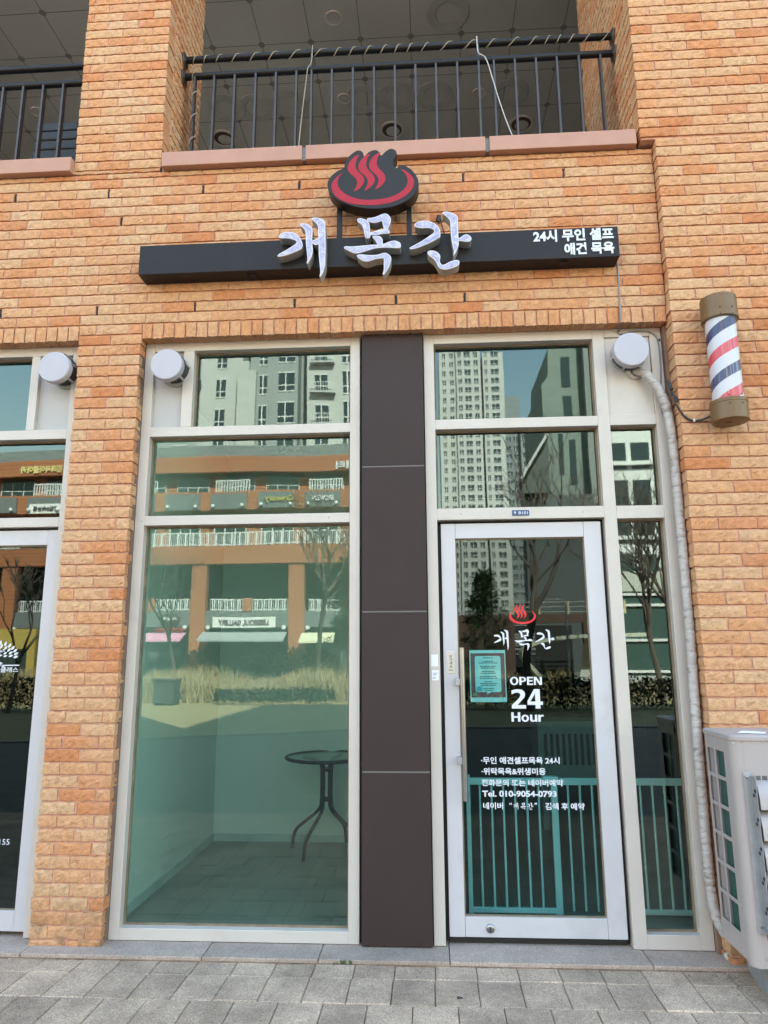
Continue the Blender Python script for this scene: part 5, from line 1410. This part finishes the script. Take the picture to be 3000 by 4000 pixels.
def awn(label, x0, x1, z0, z1, col):
    b = MB(); b.add([(x0, -39.95, z1), (x1, -39.95, z1), (x1, -38.9, z0+.12), (x0, -38.9, z0+.12), (x0, -38.9, z0), (x1, -38.9, z0), (x0, -39.95, z1-.05), (x1, -39.95, z1-.05)], [(3, 2, 1, 0), (4, 5, 2, 3), (6, 7, 5, 4), (0, 6, 4, 3), (1, 2, 5, 7)])
    tag(b.build('awning', pm('awning_cloth', col, .8)), label, 'awning', 'shop awnings of the mall')
awn('pink awning over a shop of the mall', -17.6, -15.1, 2.4, 2.95, (.62, .30, .42))
awn('long grey awning below the white shop panel', -14.1, -8.8, 2.4, 3.0, (.30, .32, .31))
awn('cream awning beside the evergreen', -7.9, -5.7, 2.3, 2.95, (.62, .60, .42))
ys_ = bpy.data.objects.new('yellow_shopfront', None); COL.objects.link(ys_); ys_.parent = ml; ys_.location = (-16.2, .2, 0)
part('front', pm('yellow_paint', (.42, .30, .07), .6), [(-28.5, -24.4, -39.9, -39.5, 2.0, 3.25), (-24.9, -24.4, -39.9, -39.5, 0, 2.0), (-28.5, -28.0, -39.9, -39.5, 0, 2.0)], ys_)
part('door', WNG, [(-27.9, -25.0, -39.9, -39.7, .05, 2.0)], ys_)
def sign(label, x0, x1, z0, z1, y, pc, body, tc, wf=.8, hf=.5, bold=.02):
    o = thing('fascia_sign', label, 'sign', ((x0+x1)/2, y, z0))
    if pc: part('board', pm('sign_board', pc, .6), [(x0, x1, y-.1, y, z0, z1)], o)
    b = MB(); cx_ = (x0+x1)/2; w_ = (x1-x0)*wf; h_ = (z1-z0)*hf
    put_text(b, body, cx_+w_/2, (z0+z1)/2-h_/2, w_, h_, y + .002, bold, .06, face=1); b.build('lettering', pm('sign_letters', tc, .6), o)
sign('white shop panel with dark letters above the grey awning', -13.41, -9.48, 3.27, 3.92, -39.85, (.68, .68, .64), 'LEESEOUL GALLERY', (.08, .05, .07))
sign('yellow green shop letters on the second floor fascia', -10.6, -8.6, 11.2, 11.8, -40.55, None, 'Greenery', (.45, .42, .10), .95, .8)
sign('white shop letters on the second floor fascia', -7.4, -5.9, 11.3, 11.75, -40.55, None, 'BROWZIN', (.7, .7, .68), .95, .8)
sign('pale raised letters on the top band of the mall', -6.47, -4.2, 13.8, 14.4, -41.85, None, '센터', (.6, .6, .58), .6, .95, .04)
sign('white and yellow raised letters on the top band above the yellow shop', -27.9, -24.9, 13.9, 14.45, -41.85, None, '청라사이클아카', (.72, .62, .25), 1, .95, .03)
sign('blue letters on the railing above the yellow shop', -26.3, -24.55, 8.5, 8.95, -39.98, (.05, .07, .09), 'WAXING', (.12, .45, .55), .9, .7)
sign('white fascia sign with dark letters below the top railing', -26.3, -24.0, 10.9, 11.55, -40.55, (.68, .68, .64), '네일&속눈썹', (.08, .08, .08), .7, .5)
ov = thing('fascia_sign', 'dark oval sign above the pink awning', 'sign', (-16.1, -39.9, 3.5))
b_ = MB(); b_.lathe((0, 0, 0), (0, 1, 0), [(0, .5), (.1, .5)], 24); o = b_.build('board', pm('oval_board', (.05, .03, .03), .6), ov, local=True); o.scale = (1.25, 1, .62); o.location = (0, 0, .3)
b_ = MB(); put_text(b_, '씨릴렛', -15.65, 3.68, .9, .22, -39.79, .02, .04, face=1); b_.build('lettering', WHT, ov)
b_ = MB(); put_text(b_, '빵반죽을 잘하는', -15.2, 2.98, 1.9, .26, -39.84, .02, .04, face=1); b_.build('red_lettering', pm('red_letters', (.4, .06, .05), .6), ov)

# ---- apartment blocks and towers
def windows(thing_, mt, rects, axis='y', fr=None):
    """recessed window units: first hundred are parts, the rest one mesh"""
    rest = MB(); restf = MB()
    for i, (x0, x1, y, z0, z1) in enumerate(rects):
        b = MB() if i < 100 else rest
        b.box(x0, x1, y-.05, y+.03, z0, z1)
        f = MB() if i < 100 else restf
        xm = x0 + (x1-x0)*.45; zm = z0+(z1-z0)*.3; t_ = .05*max(1, (z1-z0)/1.8)
        if fr:
            f.box(xm-t_, xm+t_, y+.03, y+.07, z0, z1); f.box(x0, xm-t_-.001, y+.03, y+.068, zm-t_, zm+t_); f.box(xm+t_+.001, x1, y+.03, y+.068, zm-t_, zm+t_)
            f.box(x0-t_, x1+t_, y+.03, y+.07, z0-2*t_, z0-.002); f.box(x0-t_, x1+t_, y+.03, y+.07, z1+.002, z1+2*t_)
        if i < 100:
            o = b.build('window', mt, thing_)
            if fr: f.build('frame', fr, o)
    if len(rects) > 100:
        tag(rest.build('window', mt, thing_), kind='stuff')
        if fr: tag(restf.build('window_frame', fr, thing_), kind='stuff')
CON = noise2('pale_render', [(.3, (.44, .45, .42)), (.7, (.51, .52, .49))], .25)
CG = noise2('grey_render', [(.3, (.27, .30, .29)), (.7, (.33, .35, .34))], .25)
ap = thing('apartment_block', 'pale apartment block with stepped bays rising behind the mall', 'building', (-18, -78, 0))
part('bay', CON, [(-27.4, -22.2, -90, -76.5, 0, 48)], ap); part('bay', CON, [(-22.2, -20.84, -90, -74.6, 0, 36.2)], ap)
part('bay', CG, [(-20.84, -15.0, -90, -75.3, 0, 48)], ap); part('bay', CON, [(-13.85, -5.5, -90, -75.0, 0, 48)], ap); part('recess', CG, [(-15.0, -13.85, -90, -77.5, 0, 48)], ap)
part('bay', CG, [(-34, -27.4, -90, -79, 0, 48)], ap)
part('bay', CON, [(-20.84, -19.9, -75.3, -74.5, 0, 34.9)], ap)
wr_ = []
for k in range(5):
    z = 24.9 + 3.77*k
    wr_ += [(-17.3, -15.4, -75.3, z, z+2.3), (-19.6, -18.7, -75.3, z-.3, z+2.0), (-25.4, -24.2, -76.5, z, z+2.2), (-12.9, -11.4, -75.0, z-.2, z+1.8), (-9.6, -8.4, -75.0, z-.4, z+2.3), (-7.6, -6.4, -75.0, z-.4, z+2.3), (-31.5, -29.5, -79, z, z+2.2)]
windows(ap, WNG, wr_, fr=WHT)
for k in range(4):
    z = 24.5 + 3.77*k
    bars = [(-13.3, -10.6, -74.4, -74.34, z+1.05, z+1.12)] + [(-13.3+.3*i-.02, -13.3+.3*i+.02, -74.39, -74.35, z, z+1.05) for i in range(10)]
    part('balcony_railing', WHT, bars, ap); part('balcony_slab', CON, [(-13.4, -10.5, -75, -74.3, z-.2, z)], ap)

# white tower
t1 = thing('apartment_tower', 'tall pale apartment tower with close rows of windows against the sky', 'building', (14, -205, 0))
part('wing', CON, [(4.6, 9.7, -218, -201, 0, 93)], t1); part('wing', CON, [(9.7, 17.3, -218, -200, 0, 94)], t1); part('wing', CON, [(17.95, 24.0, -218, -200, 0, 92)], t1)
part('recess', CG, [(17.3, 17.95, -216, -203, 0, 91)], t1)
wr_ = []
for k in range(33):
    z = 1 + 2.8*k
    for a, b in ((5.6, 6.5), (7.8, 8.9)): wr_.append((a, b, -201, z, z+1.6))
    for a, b in ((10.3, 11.4), (12.3, 14.2), (15.2, 16.5), (18.5, 19.3), (20.4, 22.6)): wr_.append((a, b, -200, z, z+1.7))
    
wr_.sort(key=lambda q: -q[3])
windows(t1, WNG, wr_, fr=WHT)
t2 = thing('apartment_tower', 'greyer, shorter apartment tower standing behind the pale one, one wing painted as shaded', 'building', (30, -206, 0))
part('wing', pm('painted_shade_render', (.20, .23, .24), .8), [(24.4, 29.0, -222, -206, 0, 80)], t2); part('wing', pm('grey_tower', (.25, .28, .285), .8), [(29.0, 38, -222, -204, 0, 72)], t2)  # darker copy of the render paints shade onto the first wing
wr_ = []
for k in range(25):
    z = 1 + 2.8*k
    for a, b in ((25.0, 26.4), (27.2, 28.5)): wr_.append((a, b, -206, z, z+1.6))
    for a, b in ((29.6, 31.4), (32.2, 33.6), (34.4, 36.8)): wr_.append((a, b, -204, z, z+1.6))
wr_.sort(key=lambda q: -q[3])
windows(t2, WNG, wr_, fr=pm('tower_frame', (.5, .52, .52), .6))

DG = noise2('grey_green_painted_shade', [(.3, (.17, .21, .185)), (.7, (.22, .26, .23))], .3)  # shade on the facing side is put into this darker tone
dk = thing('stepped_building', 'dark grey green building with a slanted canopy, beside the towers', 'building', (14, -62, 0))
def prism(name, mt, poly, y0, y1, parent):
    b = MB(); b.extr(poly, y0, y1); return b.build(name, mt, parent)
prism('main_block', DG, [(11.3, 0), (16.5, 0), (16.5, 31), (12.1, 31), (12.0, 28.2), (11.3, 27.2)], -74, -62, dk)
prism('side_block', pm('painted_lit_cladding', (.21, .235, .22), .8), [(15.2, 0), (16.5, 0), (16.5, 33), (15.2, 33)], -61.9, -60.8, dk)  # lighter copy of the cladding paints in a sunlit face
prism('canopy_wall', pm('canopy_dark', (.075, .09, .08), .7), [(8.7, 15.95), (11.2, 15.95), (11.2, 21.3), (8.8, 17.2)], -61.9, -59.6, dk)
prism('canopy_edge', CON, [(8.45, 17.0), (11.25, 21.85), (11.25, 21.4), (8.72, 17.05)], -61.9, -58.5, dk)
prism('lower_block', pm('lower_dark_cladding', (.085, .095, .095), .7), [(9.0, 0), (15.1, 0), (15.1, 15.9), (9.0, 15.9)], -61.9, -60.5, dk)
windows(dk, WNG, [(13.3, 14.1, -61.95, 23+4*k, 26+4*k) for k in range(2)] + [(12.6, 13.0, -61.95, 18.2, 22.2), (13.6, 14.2, -61.95, 17.2, 21.6), (16.3, 17.0, -60.75, 20, 29)])
wg = thing('grid_building', 'white building with a deep grid of dark square windows', 'building', (20.5, -61, 0))
part('grid_wall', WHT, [(16.6, 30, -66, -61, 3.4, 25.5)], wg)
wr_ = []
for k in range(5):
    for i in range(5): wr_.append((17.1+2.05*i, 18.7+2.05*i, -61, 8.6+3.45*k-4.0, 11.0+3.45*k-4.0))
windows(wg, WNG, wr_)
part('ground_floor', DKV, [(16.6, 30, -66, -61.5, 0, 3.4)], wg)
part('cornice', WHT, [(16.4, 30.2, -61, -60.6, 11.8+3.45*k, 12.15+3.45*k) for k in (-2, 0, 2)], wg)
sh = thing('station_hall', 'long low glazed hall with pale horizontal bands behind the forked tree', 'building', (12, -31, 0))
part('wall', pm('hall_glass_green', (.05, .09, .08), .3), [(9.0, 22, -36, -31, 0, 5.6)], sh)
for z in (.6, 2.1, 3.7, 4.2): part('band', WHT, [(8.9, 22.1, -31, -30.9, z, z+.12)], sh)
part('base_band', pm('hall_stone', (.4, .41, .38), .8), [(9.0, 22, -31, -30.88, .05, .45)], sh)
part('fascia', pm('hall_cream', (.45, .46, .40), .7), [(8.9, 22.1, -31, -30.9, 4.4, 5.4)], sh)

# ---- brown retaining wall, footbridge railing, curved parapet, lamp
rw = thing('retaining_wall', 'dark brown retaining wall with a wide opening under the footbridge', 'wall', (5.4, -30, 0))
RB = pm('rust_brown_panel', (.10, .055, .042), .8, var=.15, scale=.8)
part('panel', RB, [(.5, 4.0, -30.4, -30, 0, 3.35), (7.2, 9.0, -30.4, -30, 0, 3.35), (4.0, 7.2, -30.4, -30, 2.95, 3.35)], rw)
part('opening_back', pm('opening_dark', (.03, .028, .026), .9), [(4.0, 7.2, -33, -32.8, 0, 2.95)], rw)
part('roller_shutter', pm('shutter_grey', (.28, .28, .27), .6), [(4.1, 5.3, -32.2, -32.1, .9+.14*i, 1.0+.14*i) for i in range(12)], rw)
fb = thing('footbridge_railing', 'footbridge railing with cream posts on the brown wall', 'railing', (5, -30.2, 3.35))
for i in range(7): part('post', pm('cream_post', (.50, .42, .26), .6), [(1.3+1.32*i-.05, 1.3+1.32*i+.05, -30.25, -30.15, 3.35, 3.95)], fb)
for z in (3.45, 3.68, 3.90): part('rail', pm('rail_steel', (.35, .34, .30), .5), [(.6, 9.0, -30.23, -30.18, z, z+.035)], fb)
cp = MB(); ctr = smooth_path([(9.5, 0, 2.42), (7.45, 0, 2.38), (5.6, 0, 2.30), (4.3, 0, 2.0), (3.95, 0, 1.55), (4.2, 0, 1.1), (4.75, 0, .5)], 3)
inn = []
for i, q in enumerate(ctr):
    d_ = (ctr[min(i+1, len(ctr)-1)] - ctr[max(i-1, 0)]).normalized(); inn.append(q + Vector((-d_.z, 0, d_.x))*.16)
n = len(ctr)
vs = [(q.x, -27.6, q.z) for q in ctr] + [(q.x, -27.6, q.z) for q in inn] + [(q.x, -28.8, q.z) for q in ctr] + [(q.x, -28.8, q.z) for q in inn]
cp.add(vs, [(i, i+1, i+1+n, i+n) for i in range(n-1)] + [(i+2*n, i+3*n, i+1+3*n, i+1+2*n) for i in range(n-1)] + [(i, i+2*n, i+1+2*n, i+1) for i in range(n-1)] + [(i+n, i+1+n, i+1+3*n, i+3*n) for i in range(n-1)])
tag(cp.build('curved_parapet', pm('cream_parapet', (.52, .54, .44), .6), smooth=False), 'cream curved ramp parapet sweeping down before the brown wall', 'ramp')
wp_ = MB(); wp_.extr([(6.65, .3), (7.2, .3), (7.35, 1.95), (6.95, 2.0)], -29.0, -28.9); tag(wp_.build('upright_board', WHT), 'white upright board under the curved parapet', 'board')
lp = thing('street_lamp', 'slim grey lamp post in front of the brown wall', 'street lamp', (5.8, -26.6, .05))
b_ = MB(); b_.tube([(5.8, -26.6, .05), (5.8, -26.6, 3.6)], [.06, .045], 10); b_.build('pole', pm('lamp_grey', (.13, .15, .16), .5), lp)
b_ = MB(); b_.lathe((5.8, -26.6, .05), (0, 0, 1), [(0, .14), (.2, .12), (.3, .08)], 14); b_.build('base', pm('lamp_base', (.35, .14, .08), .6), lp)
b_ = MB(); b_.tube([(5.8, -26.6, 3.6), (5.6, -26.6, 3.75), (5.25, -26.6, 3.78)], .03, 8); b_.box(5.0, 5.35, -26.7, -26.5, 3.74, 3.80); b_.build('lamp_head', pm('lamp_head_grey', (.2, .2, .2), .5), lp)
